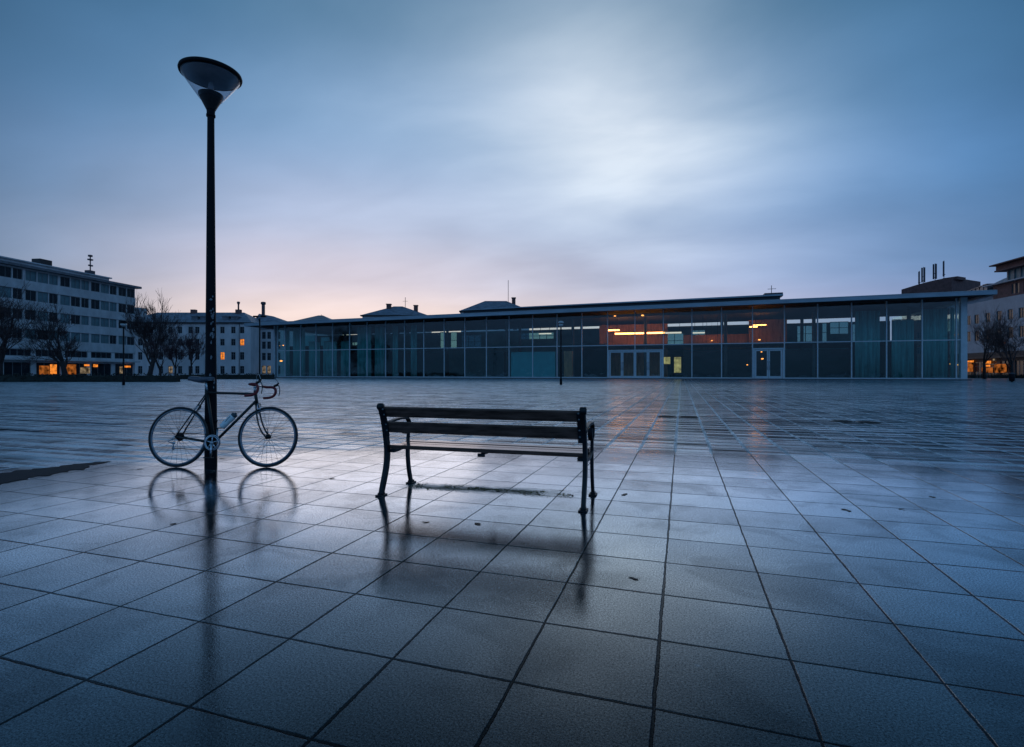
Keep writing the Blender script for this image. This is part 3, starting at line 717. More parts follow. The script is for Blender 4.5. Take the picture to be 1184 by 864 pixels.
# raised rear roof
xa, xb = HP(536, 350, 96).x, HP(902, 342, 96).x
za, zb = HP(536, 359.3, 96).z, HP(902, 342.2, 96).z
b = MB(); vs = []
for x, zt in ((xa, za), (xb, zb)):
    for y in (96, 112): vs += [(x, y, 11.2), (x, y, zt)]
b.add(vs, [(0,4,6,2),(1,3,7,5),(0,1,5,4),(2,6,7,3),(0,2,3,1),(4,5,7,6)])
hb_(b, 'raised_roof', M['roofing'])
b = MB(); e = .25
b.add([(xa-.3,95.6,za-.02),(xb+.4,95.6,zb-.02),(xb+.4,95.6,zb+e),(xa-.3,95.6,za+e-.1),(xa-.3,112.3,za-.02),(xb+.4,112.3,zb-.02),(xb+.4,112.3,zb+e),(xa-.3,112.3,za+e-.1)],
      [(0,1,2,3),(5,4,7,6),(3,2,6,7),(0,3,7,4),(1,5,6,2),(0,4,5,1)]); hb_(b, 'raised_roof_edge', M['fascia'])
b = MB(); b.box(xb-2.2, xb+.6, 97, 99, zb+.1, zb+.7); b.tube([(xb-1,98,zb+.6),(xb-1,98,zb+2.1)], .05, 6); b.tube([(xb-1.6,98,zb+1.5),(xb-.3,98,zb+1.5)], .04, 6); hb_(b, 'roof_vent', M['antenna'])
for px, h in ((635, .6), (640.5, .8), (659, 2.0), (694, .5)):
    p = HP(px, 350, 97); b = MB(); zz = ztop(p.x)+.3; b.box(p.x-.35, p.x+.35, 97, 97.7, zz-.6, zz+h*.7); b.box(p.x-.55, p.x+.55, 96.9, 97.8, zz+h*.7, zz+h*.7+.22); hb_(b, 'roof_vent', M['antenna'])
# plinth
b = MB(); b.box(XL-.35, XR+.35, D-.55, 118, -.0, .16); hb_(b, 'plinth', M['plinth'], .02)
b = MB(); b.box(XL, XR, D+.4, 117.5, .162, .2); hb_(b, 'floor', M['int_floor'])
# mullions
for i, x in enumerate(mxs):
    w = .11
    b = MB(); b.box(x-w/2-.02, x+w/2+.02, D-.14, D+.12, .16, soff(x)+.25); hb_(b, 'mullion', M['alu'], .008)
b = MB(); b.box(XR-.75, XR, D-.16, D+.5, .16, soff(XR)+.35); hb_(b, 'corner_pillar', M['alu'], .01)
b = MB(); b.box(XL, XL+.3, D-.16, D+.5, .16, soff(XL)+.3); hb_(b, 'corner_pillar', M['alu'], .01)
doors = [(702.6, 767, 4), (870, 906.9, 2)]
ZD = 4.75
for i, (x0, x1) in enumerate(zip(mxs, mxs[1:])):
    isd = mull[i] in (702.6, 734.2, 870)
    b = MB(); b.box(x0+.075, x1-.075, D-.09, D+.06, ZT-.07, ZT+.07); hb_(b, 'transom', M['alu'])
    if not isd:
        b = MB(); b.box(x0+.075, x1-.075, D-.1, D+.08, .162, .34); hb_(b, 'bottom_rail', M['alu'])
        b = MB(); b.box(x0+.06, x1-.06, D-.01, D+.01, .342, ZT-.072); hb_(b, 'glass_pane', M['glass'])
    else:
        b = MB(); b.box(x0+.06, x1-.06, D-.01, D+.01, ZD+.2, ZT-.072); hb_(b, 'glass_pane', M['glass'])
    b = MB(); b.box(x0+.06, x1-.06, D-.01, D+.01, ZT+.072, soff(x0)+.25); hb_(b, 'glass_pane', M['glass'])
for p0, p1, n in doors:
    x0, x1 = hx(p0), hx(p1)
    b = MB(); b.box(x0+.08, x1-.08, D-.3, D+.1, ZD, ZD+.2)
    b.box(x0+.08, x0+.3, D-.3, D+.1, .162, ZD-.002); b.box(x1-.3, x1-.08, D-.3, D+.1, .162, ZD-.002); hb_(b, 'door_surround', M['alu'], .01)
    step = (x1-x0-.64)/n
    for k in range(n):
        a = x0+.32+k*step+.02; c = a+step-.04
        b = MB(); w = .2
        b.box(a, a+w, D-.2, D-.1, .17, ZD-.02); b.box(c-w, c, D-.2, D-.1, .17, ZD-.02); b.box(a+w, c-w, D-.2, D-.1, .17, .55); b.box(a+w, c-w, D-.2, D-.1, ZD-.25, ZD-.02)
        dr = hb_(b, 'door', M['alu'], .008)
        b = MB(); b.box(a+w, c-w, D-.155, D-.145, .552, ZD-.252); b.build('glass', M['glass'], dr)
        b = MB(); hxp = c-w*.6 if k % 2 == 0 else a+w*.6
        b.tube([(hxp, D-.3, 1.5), (hxp, D-.3, 2.9)], .03, 8); b.box(hxp-.02, hxp+.02, D-.3, D-.2, 1.6, 1.66); b.box(hxp-.02, hxp+.02, D-.3, D-.2, 2.74, 2.8); b.build('handle', M['chrome'], dr)
# back and side walls; back wall has glazed openings in the upper half
BWY = 117
ops = [(349,364,388,407),(371,381,390,407),(404,420,396,404),(509,514,384,403),(521,528,384,403),(534,556,388,402),(600,640,385,392),(770,790,386,402),(801,815,382,396),(922,941,377,395),(951,956,374,395),(960,981,372,386),(986,997,375,395)]
wx = sorted([(HP(a, c, BWY).x, HP(b_, c, BWY).x, HP((a+b_)/2, d, BWY).z, HP((a+b_)/2, c, BWY).z) for a, b_, c, d in ops])
b = MB(); cur = XL+.4; top = 12.0
for x0, x1, z0, z1 in wx:
    b.box(cur, x0, BWY, BWY+.3, .2, 11.0); b.box(x0, x1, BWY, BWY+.3, .2, z0); b.box(x0, x1, BWY, BWY+.3, z1, 11.0); cur = x1
b.box(cur, XR-.5, BWY, BWY+.3, .2, 11.0); hb_(b, 'back_wall', M['int_wall'])
b = MB()
for x0, x1, z0, z1 in wx:
    nx = max(1, round((x1-x0)/1.6))
    for k in range(1, nx): x = x0+(x1-x0)*k/nx; b.box(x-.06, x+.06, BWY+.1, BWY+.2, z0, z1)
    b.box(x0, x1, BWY+.1, BWY+.2, (z0+z1)/2-.05, (z0+z1)/2+.05)
hb_(b, 'back_window_bars', M['int_dark'])
b = MB()
for x0, x1, z0, z1 in wx: b.box(x0-.02, x1+.02, BWY+.31, BWY+.35, z0-.02, z1+.02)
hb_(b, 'back_glazing', M['backglass'])
b = MB(); b.box(XL+.1, XL+.14, D+.6, 117, .2, 11.1); hb_(b, 'side_glazing', M['glass'])
b = MB(); b.box(XR-.14, XR-.1, D+.6, 117, .2, 11.5); hb_(b, 'side_glazing', M['glass'])
for i in range(3, len(mxs)-1, 3):
    for yy in (98, 107):
        b = MB(); x = mxs[i]+1.2; b.lathe([(.28,.2),(.28,11.2)], 16, (x, yy, 0)); hb_(b, 'interior_column', M['column'])
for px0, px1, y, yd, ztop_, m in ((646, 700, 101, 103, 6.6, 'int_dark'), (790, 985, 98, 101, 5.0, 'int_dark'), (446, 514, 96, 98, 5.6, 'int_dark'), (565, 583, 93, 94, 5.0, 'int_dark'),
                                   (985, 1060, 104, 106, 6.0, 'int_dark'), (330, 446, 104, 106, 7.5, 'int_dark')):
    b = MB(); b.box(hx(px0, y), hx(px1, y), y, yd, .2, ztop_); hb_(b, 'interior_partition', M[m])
b = MB(); b.box(hx(591, 91.5), hx(642, 91.5), 91.5, 91.7, .2, HP(616, 407, 91.5).z); hb_(b, 'teal_partition', M['teal'])
b = MB(); b.box(hx(652, 93), hx(662, 93), 93, 93.4, .2, HP(656, 406, 93).z); hb_(b, 'timber_wall', M['wood']); b = MB(); b.box(hx(693, 105), hx(772, 105), 105, 105.4, .2, 10.6); hb_(b, 'timber_wall', M['wood']); b = MB(); b.box(hx(866, 103), hx(910, 103), 103, 103.4, 5.3, 10.6); hb_(b, 'timber_wall', M['wood']); b = MB()
b.box(hx(790, 104), hx(868, 104), 104, 104.4, 5.4, 8.2); hb_(b, 'timber_wall', M['wood'])
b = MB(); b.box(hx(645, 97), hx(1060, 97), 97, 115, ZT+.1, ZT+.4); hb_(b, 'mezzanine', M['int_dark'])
# lamps inside the hall
def strip(px0, px1, py, Y, m, th, lab, dy=.4):
    p, q = HP(px0, py, Y), HP(px1, py, Y); b = MB(); b.box(p.x, q.x, Y, Y+dy, p.z-th, p.z+th)
    o = b.build('strip_light', M[m]); tag(o, lab, 'ceiling light', 'lit strip lamps in the hall')
    b = MB(); b.box(p.x+.3, p.x+.36, Y+.1, Y+.2, p.z+th, 11.2); b.box(q.x-.36, q.x-.3, Y+.1, Y+.2, p.z+th, 11.2); b.build('hanger', M['antenna'], o)
strip(702.5, 716, 382, 99, 'strip', .11, 'short upper orange strip lamp above the left entrance doors')
strip(711, 768, 386, 98, 'strip', .13, 'long orange strip lamp above the left entrance doors')
strip(769, 788, 385, 98, 'stripw', .13, 'pale strip lamp right of the long orange one')
strip(801, 815, 385, 98, 'stripw', .1, 'short pale strip lamp two bays right of the left doors')
strip(867, 876, 378, 97, 'strip', .07, 'short orange strip lamp above the pair of doors')
strip(871, 886, 376, 99, 'strip', .05, 'thin orange strip added to widen the glow high above the pair of doors')  # added strip, spreads the amber glow over these bays
strip(815, 832, 398.3, 101, 'strip', .05, 'thin low orange strip lamp left of the pair of doors')
strip(623, 637, 386, 99, 'stripw', .09, 'pale strip lamp left of the lamp post before the hall')
for i, (px, py, s, lab) in enumerate([(711, 365.5, .2, 'left spot lamp high under the ceiling over the doors'), (743, 364.8, .25, 'right spot lamp high under the ceiling over the doors'),
    (878, 393, .2, 'spot lamp just above the pair of doors'), (881.5, 415, .2, 'small lamp seen through the left leaf of the paired doors'), (880.5, 407, .14, 'small lamp at the top of the paired doors'),
    (1084.5, 387.5, .14, 'small orange lamp behind the last full bay, left one'), (1091, 388, .16, 'small orange lamp behind the last full bay, right one'), (1048.5, 421, .14, 'small lamp low in the bay left of the last one'),
    (1099, 421, .12, 'low orange lamp left of the last mullion'), (1107, 422, .12, 'low orange lamp right of the last mullion'), (325, 417.5, .3, 'yellow lamp low in the leftmost bay'), (327.5, 399.5, .16, 'yellow lamp high in the leftmost bay'),
    (823, 394, .15, 'small lamp above the dark partition in mid hall'), (864, 422, .13, 'small lamp low left of the paired doors')]):
    p = HP(px, py, 95 if px > 340 else 92); b = MB(); b.lathe([(.01,s*.5),(s*.9,s*.3),(s,0),(s*.7,-s*.4),(.01,-s*.5)], 14)
    o = b.build('hanging_lamp', M['spot'], loc=p); tag(o, lab, 'lamp', 'small lit lamps in the hall')
    b = MB(); b.tube([(0,0,s*.4),(0,0,11.2-p.z)], .012, 4); b.build('cord', M['antenna'], o)
for px0, px1, y0, y1, lab in ((766.5, 775, 413, 421, 'small lit yellow poster by the left entrance doors'), (779.5, 787.5, 413, 431, 'tall lit yellow poster right of the left entrance doors')):
    p, q = HP(px0, y1, 94), HP(px1, y0, 94); b = MB(); b.box(p.x, q.x, 94, 94.1, p.z, q.z); o = b.build('poster_case', M['poster'])
    b = MB(); b.box(p.x-.08, p.x-.002, 93.95, 94.15, .2, q.z+.05); b.box(q.x+.002, q.x+.08, 93.95, 94.15, .2, q.z+.05); b.build('frame', M['antenna'], o); tag(o, lab, 'poster case')
# curtains
ords = ['first', 'second', 'third', 'fourth', 'fifth', 'sixth', 'seventh', 'eighth', 'ninth']
def curtain(x0, x1, z0, z1, lab):
    b = MB(); n = max(20, int((x1-x0)*9)); vs = []
    ph = rnd.uniform(0, 6)
    for i in range(n+1):
        x = x0+(x1-x0)*i/n; y = 92.2+.16*math.sin(x*5.2+ph)+.09*math.sin(x*11.7)+.05*rnd.random()
        vs += [(x, y, z0), (x, y+.02, z1), (x, y+.035, z1), (x, y+.035, z0)]
    fs = []
    for i in range(n):
        a = i*4; fs += [(a, a+4, a+5, a+1), (a+1, a+5, a+6, a+2), (a+2, a+6, a+7, a+3), (a+3, a+7, a+4, a)]
    b.add(vs, fs, True); o = b.build('curtain', M['curtain']); tag(o, lab, 'curtain', 'teal curtains behind the hall glass')
    b = MB(); b.tube([(x0,92.2,z1+.05),(x1,92.2,z1+.05)], .04, 6); b.build('rail', M['antenna'], o)
for i in range(0, 9):
    x0, x1 = mxs[i], mxs[i+1]; f = rnd.uniform(.55, .98) if i < 7 else .35
    curtain(x0+.15, x0+.15+(x1-x0-.3)*f, .25, 10.4 if i not in (2, 3, 4) else 7.6, 'teal full height curtain in the %s bay from the left end of the hall' % ords[i])
for i, k in enumerate(range(len(mxs)-5, len(mxs)-1)):
    x0, x1 = mxs[k], mxs[k+1]; f = (.8, .7, .85, .98)[i]; curtain(x1-.12-(x1-x0-.3)*f, x1-.12, .25, 10.5 if i != 1 else 9, 'teal curtain in the %s bay from the right end of the hall' % ords[3-i])

# ------------------------------------------------------------------ facades
def window(parent, mtx, w, h, kind, bars=1, cross=True, name='window', recess=.12):
    key = (round(w, 2), round(h, 2), kind, bars, cross, name)
    if key not in window.cache:
        b = MB(); t = .07
        b.box(-w/2, -w/2+t, 0, .08, 0, h); b.box(w/2-t, w/2, 0, .08, 0, h); b.box(-w/2+t, w/2-t, 0, .08, 0, t); b.box(-w/2+t, w/2-t, 0, .08, h-t, h)
        for k in range(1, bars+1):
            x = -w/2+w*k/(bars+1); b.box(x-.03, x+.03, .0, .06, t, h-t)
        if cross: b.box(-w/2+t, w/2-t, .005, .055, h*.66-.03, h*.66+.03)
        b2 = MB(); b2.box(-w/2+t*.5, w/2-t*.5, .062, .075, t*.5, h-t*.5)
        o = b.build(name, M['winframe']); p = b2.build('pane', M[kind]); window.cache[key] = (o.data, p.data)
        bpy.data.objects.remove(o); bpy.data.objects.remove(p)
    a, c = window.cache[key]
    o = bpy.data.objects.new(name, a); col.objects.link(o); o.parent = parent; o.matrix_local = mtx @ Matrix.Translation((0, recess, 0))
    p = bpy.data.objects.new('pane', c); col.objects.link(p); p.parent = o
window.cache = {}
def wall_grid(b, length, z0, z1, holes, depth=.3):
    """front wall in plane y=0 of local frame with real openings; holes (x0,x1,z0,z1)"""
    xs = sorted({0, length}|{h[0] for h in holes}|{h[1] for h in holes}); zs = sorted({z0, z1}|{h[2] for h in holes}|{h[3] for h in holes})
    for a, c in zip(xs, xs[1:]):
        run = None
        for e, f in zip(zs, zs[1:]):
            mx_, mz = (a+c)/2, (e+f)/2
            hole = any(h[0] < mx_ < h[1] and h[2] < mz < h[3] for h in holes)
            if not hole: b.box(a, c, 0, depth, e, f)
def building(name, p0, p1, lab, cat='building', group=None):
    """Empty at p0, local x along the facade to p1, local y into the building"""
    d = (p1-p0); ang = math.atan2(d.y, d.x); return empty(name, (p0.x, p0.y, 0), ang, lab, cat, group), d.length
def hip(b, x0, x1, y0, y1, z0, z1, inset, ridge_y=None, ov=.4):
    ry = (y0+y1)/2
    b.add([(x0-ov,y0-ov,z0),(x1+ov,y0-ov,z0),(x1+ov,y1+ov,z0),(x0-ov,y1+ov,z0),(x0+inset,ry,z1),(x1-inset,ry,z1)], [(0,1,5,4),(2,3,4,5),(1,2,5),(3,0,4),(0,3,2,1)])
def T(x, z): return Matrix.Translation((x, 0, z))

# left office block
pA, pB = at(-90, 84.5), at(156, 124)
ob, Ln = building('office_block', pA, pB, 'grey concrete office block of six storeys with ribbon windows at the left edge')
rows = [(18.8, 20.8), (15.0, 17.0), (11.3, 13.2), (7.6, 9.5)]
nc = 18; pitch = Ln/nc; holes = []; wins = []
for ri, (z0, z1) in enumerate(rows):
    for k in range(nc):
        x0 = k*pitch+.1; x1 = (k+1)*pitch-.08 if k % 3 else (k+1)*pitch-.4; holes.append((x0, x1, z0, z1))
        wins.append((x0, x1, z0, z1, 'winblind' if rnd.random() < .45 else 'winglass', 1))
for k in range(7):
    x0 = k*Ln/7+.4; x1 = (k+1)*Ln/7-.4; holes.append((x0, x1, 4.3, 5.6)); wins.append((x0, x1, 4.3, 5.6, 'winglass', 3))
shop = ['winglass']*7
for k in range(7):
    x0 = k*Ln/7+.5; x1 = (k+1)*Ln/7-.5; holes.append((x0, x1, .3, 3.1)); wins.append((x0, x1, .3, 3.1, shop[k], 2))
b = MB(); wall_grid(b, Ln, 0, 21.1, holes); b.box(0, .3, .3, 16, 0, 21.1); b.box(Ln-.3, Ln, .3, 16, 0, 21.1); b.box(.3, Ln-.3, 15.7, 16, 0, 21.1); b.build('wall', M['concrete'], ob)
for x0, x1, z0, z1, kd, bars in wins: window(ob, T((x0+x1)/2, z0), x1-x0, z1-z0, kd, bars, False, 'window' if z0 > 4 else 'shop_window')
b = MB(); b.box(-1, Ln+.9, -1.0, 17, 21.1, 21.6); b.build('roof', M['tin'], ob, .03)
b = MB(); b.box(2, Ln-5, 1.8, 13, 21.6, 22.6); b.box(1.6, Ln-4.6, 1.4, 13.4, 22.6, 22.85); b.build('roof_storey', M['concrete'], ob)
b = MB(); b.box(-.3, Ln+.3, -1.2, -.002, 3.5, 3.8); b.build('canopy', M['concrete'], ob)
b = MB(); b.box(Ln+.002, Ln+2.6, -.8, 3, 14.4, 16.6); b.build('balcony', M['concrete'], ob)
for z0, z1 in ((13.25, 14.95), (9.55, 11.25), (17.05, 18.75), (5.7, 7.5)):
    b = MB(); b.box(-.05, Ln+.05, -.12, -.002, z0, z1); b.build('concrete_band', M['concrete'], ob)
xq = Ln*.52; b = MB(); b.box(xq, xq+2.4, 3, 5, 22.9, 24.2); b.build('chimney', M['darkbase'], ob)
xq = Ln*.80; b = MB(); b.box(xq-.7, xq+.7, 3, 4.2, 22.6, 23.9); b.tube([(xq,3.5,23.9),(xq,3.5,27.2)], .12, 6); b.box(xq-.45, xq+.45, 3.2, 3.8, 26.2, 26.5); b.box(xq-.35, xq+.5, 3.3, 3.7, 24.9, 25.2); b.box(xq-.3, xq+.3, 3.2, 3.8, 27, 27.4); b.build('antenna', M['antenna'], ob)
# small bright signs / lit doorway at street level
def along(p0, p1, px):
    e = (px-CX)/F; v = Vector((e*ca-sa, e*sa+ca)); q = Vector((p0.x, p0.y)); dd = Vector((p1.x-p0.x, p1.y-p0.y)).normalized()
    t = (q.x*(-dd.y)+dd.x*q.y)/(v.x*(-dd.y)+dd.x*v.y); return (v*t-q).dot(dd), t
def lit(parent, p0, p1, px0, px1, py0, py1, m, y=-.02, nm='lit_display'):
    x0, Za = along(p0, p1, px0); x1, Zb = along(p0, p1, px1); Zm = (Za+Zb)/2
    b = MB(); b.box(x0, x1, y, y+.15, zat(py1, Zm), zat(py0, Zm)); b.build(nm, M[m], parent)
for a in ((46, 57, 423, 433, 'warm_soft'), (58.5, 65.5, 421.5, 433, 'warm'), (76, 88, 421.5, 433, 'warm_soft'), (93.5, 104, 425, 432, 'shoplight'), (98, 103.5, 421.5, 423.5, 'warm'), (108.5, 113, 421.5, 424.5, 'warm'), (144, 151, 423, 425, 'warm'), (139, 142, 424, 432, 'shoplight')):
    lit(ob, pA, pB, *a)

# middle apartment house
Z1 = 150
pA, pB = at(140, Z1), at(290, Z1)
ap, Ln = building('apartment_house', pA, pB, 'pale rendered four storey apartment house with small windows, behind the lamp post')
def lx(px, p0, p1, Z=Z1): return (px-p0)/F*Z
cols_ = [150, 162, 174, 186, 197, 208, 220.3, 228, 240, 257.1, 269.7, 279.8]
rowz = [(12.4, 14.3), (8.9, 10.8), (4.8, 7.0), (.8, 3.0)]
holes = []; wl = []
for cpx in cols_:
    for ri, (z0, z1) in enumerate(rowz):
        x = lx(cpx, 140, 290); w = .62; holes.append((x-w, x+w, z0, z1)); kd = 'winglass'
        if cpx == 279.8 and ri == 1: kd = 'warm'
        if cpx == 257.1 and ri == 2: kd = 'warm'
        if cpx == 197 and ri == 3: kd = 'shoplight'
        wl.append((x, z0, 2*w, z1-z0, kd))
b = MB(); wall_grid(b, Ln, 0, 15.2, holes); b.box(0, .3, .3, 14, 0, 15.2); b.box(Ln-.3, Ln, .3, 14, 0, 15.2); b.box(.3, Ln-.3, 13.7, 14, 0, 15.2)
b.build('wall', M['render_wall'], ap)
for x, z0, w, h, kd in wl: window(ap, T(x, z0), w, h, kd, 1, True)
b = MB(); hip(b, 0, Ln, 0, 14, 15.6, 19.2, 5.5); rf = b.build('roof', M['snowroof'], ap)
b = MB(); b.box(-.5, Ln+.5, -.5, 14.5, 15.2, 15.598); b.build('cornice', M['darkbase'], ap)
for px in (208, 262): x = lx(px, 140, 290); b = MB(); b.box(x-.7, x+.7, 6, 7.2, 17.5, 20.0); b.build('chimney', M['brick'], rf)
x = lx(262, 140, 290); b = MB(); b.tube([(x,6.5,20),(x,6.5,21.8)], .25, 6); b.lathe([(.3,21.6),(.5,22.2),(.3,22.4)], 8, (x, 6.5, 0)); b.build('vent_pipe', M['antenna'], rf)
for px in (222, 232, 258, 268): x = lx(px, 140, 290); b = MB(); b.box(x-.9, x+.9, 1.2, 3.5, 16.0, 17.3); b.box(x-1.05, x+1.05, 1.0, 3.5, 17.3, 17.5); b.build('dormer', M['tin'], rf)
x = lx(276.8, 140, 290); b = MB(); b.tube([(x,-.1,.1),(x,-.1,15.1)], .07, 6); b.build('drain_pipe', M['antenna'], ap)
for px in (251,): x = lx(px, 140, 290); b = MB(); b.box(x-.7, x+.7, .05, .2, .6, 3.0); b.build('lit_doorway', M['warm'], ap)
# right wing house
Z2 = 156
pA, pB = at(292, Z2), at(345, Z2)
wg, Ln = building('corner_house', pA, pB, 'pale corner house with shallow roof between the apartment house and the glass hall')
holes = []; wl = []
for cpx in (296, 305, 311, 322, 331):
    for ri, (z0, z1) in enumerate([(11.2, 13.3), (8.2, 10.4), (4.8, 7.0), (.7, 3.2)]):
        x = lx(cpx, 292, 345, Z2); holes.append((x-.55, x+.55, z0, z1)); wl.append((x, z0, 1.1, z1-z0, 'shoplight' if ri == 3 and cpx in (305, 311) else 'winglass'))
b = MB(); wall_grid(b, Ln, 0, 14.2, holes); b.box(0, .3, .3, 12, 0, 14.2); b.box(Ln-.3, Ln, .3, 12, 0, 14.2); b.box(.3, Ln-.3, 11.7, 12, 0, 14.2); b.build('wall', M['render_wall'], wg)
for x, z0, w, h, kd in wl: window(wg, T(x, z0), w, h, kd, 1, True)
b = MB(); b.add([(-1,-.5,14.2),(Ln+.5,-.5,14.2),(Ln+.5,12.5,14.2),(-1,12.5,14.2),(-1,6,19.4),(3.5,6,18.6),(Ln-1,6,15.4)], [(0,1,6,5,4),(2,3,4,5,6),(1,2,6),(3,0,4),(0,3,2,1)]); rf = b.build('roof', M['snowroof'], wg)
x = lx(294.5, 292, 345, Z2); b = MB(); b.box(x-.35, x+.35, 5, 5.8, 18, 22); b.lathe([(.4,22),(.75,22.3),(.7,22.9),(.4,23)], 10, (x, 5.4, 0)); b.build('chimney', M['antenna'], rf)
# houses behind the hall: only roofs show
def backhouse(px0, px1, Z, ye, yr, inset, lab, chim=(), mast=None, snow=True, bits=()):
    h, Ln = building('town_house', at(px0, Z), at(px1, Z), lab, 'house', 'town houses behind the glass hall')
    ze, zr = zat(ye, Z), zat(yr, Z)+.8
    holes = [(2+k*3.2, 3.3+k*3.2, z, z+1.8) for k in range(int((Ln-3)/3.2)) for z in (ze-3, ze-6.6)]
    b = MB(); wall_grid(b, Ln, 0, ze-.4, holes); b.box(0, .3, .3, 12, 0, ze-.4); b.box(Ln-.3, Ln, .3, 12, 0, ze-.4); b.box(.3, Ln-.3, 11.7, 12, 0, ze-.4); b.build('wall', M['render_wall'], h)
    for x0, x1, z0, z1 in holes: window(h, T((x0+x1)/2, z0), x1-x0, z1-z0, 'winglass')
    b = MB(); b.box(-.6, Ln+.6, -.6, 12.6, ze-.4, ze-.002); b.build('cornice', M['darkbase'], h)
    b = MB(); hip(b, 0, Ln, 0, 12, ze, zr, inset); rf = b.build('roof', M['snowroof'] if snow else M['tin'], h)
    for px, pt, pb, w in chim:
        x = (px-px0)/F*Z; b = MB(); b.box(x-w/2, x+w/2, 4, 5.2, zat(pb, Z)-1, zat(pt, Z)); b.box(x-w/2-.15, x+w/2+.15, 3.85, 5.35, zat(pt, Z), zat(pt, Z)+.3); b.build('chimney', M['brick'], rf)
    if mast:
        x = (mast[0]-px0)/F*Z; b = MB(); b.tube([(x,6,zr-1),(x,6,zat(mast[1], Z))], .09, 6)
        if mast[2]: b.tube([(x-.9,6,zat(mast[1], Z)-1.4),(x+.9,6,zat(mast[1], Z)-1.4)], .05, 5)
        b.build('mast', M['antenna'], rf)
backhouse(343, 383, 175, 371, 365.3, 5, 'house behind the hall with a low rounded roof and small finial', mast=(364, 361.5, False), snow=False)
backhouse(419, 493, 180, 364.5, 354.5, 9.5, 'house behind the hall with pale hipped roof and two chimneys', ((446, 350.5, 358, 1.5), (478, 352, 359, 1.3)), (464.5, 341, True))
backhouse(533, 612, 180, 359.5, 348, 8, 'house behind the hall with pale hipped roof, single chimney and tall mast', ((594, 343, 351, 1.3), (565, 352, 354, .7)), (587.5, 320.5, False))

# right side: brick corner building with dark shops, and a low brick block with aerials
Z3a, Z3b = 128, 96
pA, pB = at(1098, Z3a), at(1230, Z3b)
rb, Ln = building('brick_building', pA, pB, 'white and red brick building with dark ground floor shops at the right edge')
d = (pB-pA).normalized()
def rx(px):                                # local x on this facade for a pixel column
    e = (px-CX)/F; v = Vector((e*ca-sa, e*sa+ca)); q = Vector((pA.x, pA.y)); dd = Vector((d.x, d.y))
    den = v.x*(-dd.y)+dd.x*v.y; t = (q.x*(-dd.y)+dd.x*q.y)/den; return (v*t-q).dot(dd), t
holes = []; wl = []
for px in (1111, 1119.5, 1129, 1142, 1155, 1168, 1181, 1194, 1207, 1219):
    x, Zz = rx(px)
    for ri, (z0, z1) in enumerate(((12.2, 14.3), (8.3, 10.6))):
        holes.append((x-.75, x+.75, z0, z1)); wl.append((x, z0, 1.5, z1-z0, 'winglass', 1, 'window'))
b = MB(); wall_grid(b, Ln, 5.6, 17.0, holes); b.box(0, .3, .3, 15, 5.6, 17); b.build('white_wall', M['white_stone'], rb)
for x, z0, w, h, kd, bars, nm_ in wl: window(rb, T(x, z0), w, h, kd, bars, True, nm_)
holes = []
for k in range(8):
    x0 = k*Ln/8+.5; x1 = (k+1)*Ln/8-.5; holes.append((x0, x1, .4, 3.6)); window(rb, T((x0+x1)/2, .4), x1-x0, 3.2, 'winglass', 2, True, 'shop_window')
b = MB(); wall_grid(b, Ln, 0, 5.6, holes); b.box(0, .3, .3, 15, 0, 5.6); b.build('ground_floor', M['darkbase'], rb)
b = MB(); b.box(-.2, Ln, -1.4, -.002, 4.2, 4.6); b.build('canopy', M['darkbase'], rb)
for a in ((1120.5, 1128, 417, 419, 'warm'), (1121.5, 1127, 420, 430, 'warm_soft'), (1140, 1148, 417.5, 420.5, 'warm'), (1141, 1147, 422, 424, 'warm'), (1138, 1150, 425, 431, 'warm_soft'), (1153, 1166, 421, 431, 'warm_soft'), (1151, 1153, 415, 417, 'shoplight')):
    lit(rb, pA, pB, *a, y=-.5)
x, _ = rx(1159); b = MB(); b.box(x-.9, x+.9, -.3, -.05, 7.3, 7.7); b.build('lit_sign', M['warm_soft'], rb)
# brick upper storeys, stepped
xs0, _ = rx(1146); holes = []; wl = []
for px in (1169, 1174, 1183, 1192, 1203, 1214):
    x, _ = rx(px); holes.append((x-.45, x+.45, 17.5, 19.6)); wl.append((x, 17.5, .9, 2.1))
holes = [(a-xs0, c-xs0, e, f) for a, c, e, f in holes]
o_ = empty('brick_storey', (xs0, .4, 0)); bpy.data.objects.remove(o_)
b = MB(); b2 = MB(); wall_grid(b2, Ln-xs0, 17.0, 20.1, holes)
b.add([(v[0]+xs0, v[1]+.4, v[2]) for v in b2.v], b2.f); b.box(xs0, xs0+.3, .7, 15, 17.0, 20.1); b.build('brick_storey', M['brick'], rb)
for x, z0, w, h in wl: window(rb, Matrix.Translation((x, .4, z0)), w, h, 'winglass', 0, False)
b = MB(); b.box(xs0-2.0, Ln, -.5, 3, 20.1, 20.35); b.build('brick_cornice', M['white_stone'], rb)
xs1, _ = rx(1153); b = MB(); b.box(xs1, Ln, 1.8, 14, 20.35, 22.9); b.build('attic_storey', M['winblind'], rb)
b = MB(); 
x = xs1+.4
while x < Ln: b.box(x, x+.28, 1.6, 1.79, 20.35, 22.9); x += 1.7
b.build('attic_posts', M['winframe'], rb)
b = MB(); b.box(xs1-1.2, Ln, .2, 14.5, 22.9, 23.2); b.box(xs1-1.8, Ln, .9, 14.5, 23.2, 24.3); b.box(xs1-2.2, Ln, -.2, 15, 24.3, 24.55); b.build('roof', M['brick'], rb)
b = MB(); b.add([(1,.3,17.0),(xs0+.0,.3,17.0),(xs0+.0,6.5,23.0),(8,6.5,22.6),(-4,6.5,19.4),(-6,.3,17)], [(0,1,2,3,4,5)]); b.add([(-6,.3,17),(-4,6.5,19.4),(8,6.5,22.6),(xs0,6.5,23.0),(xs0,12,17),(-6,12,17)], [(0,5,4,3,2,1)]); b.build('mansard_roof', M['snowroof'], rb)
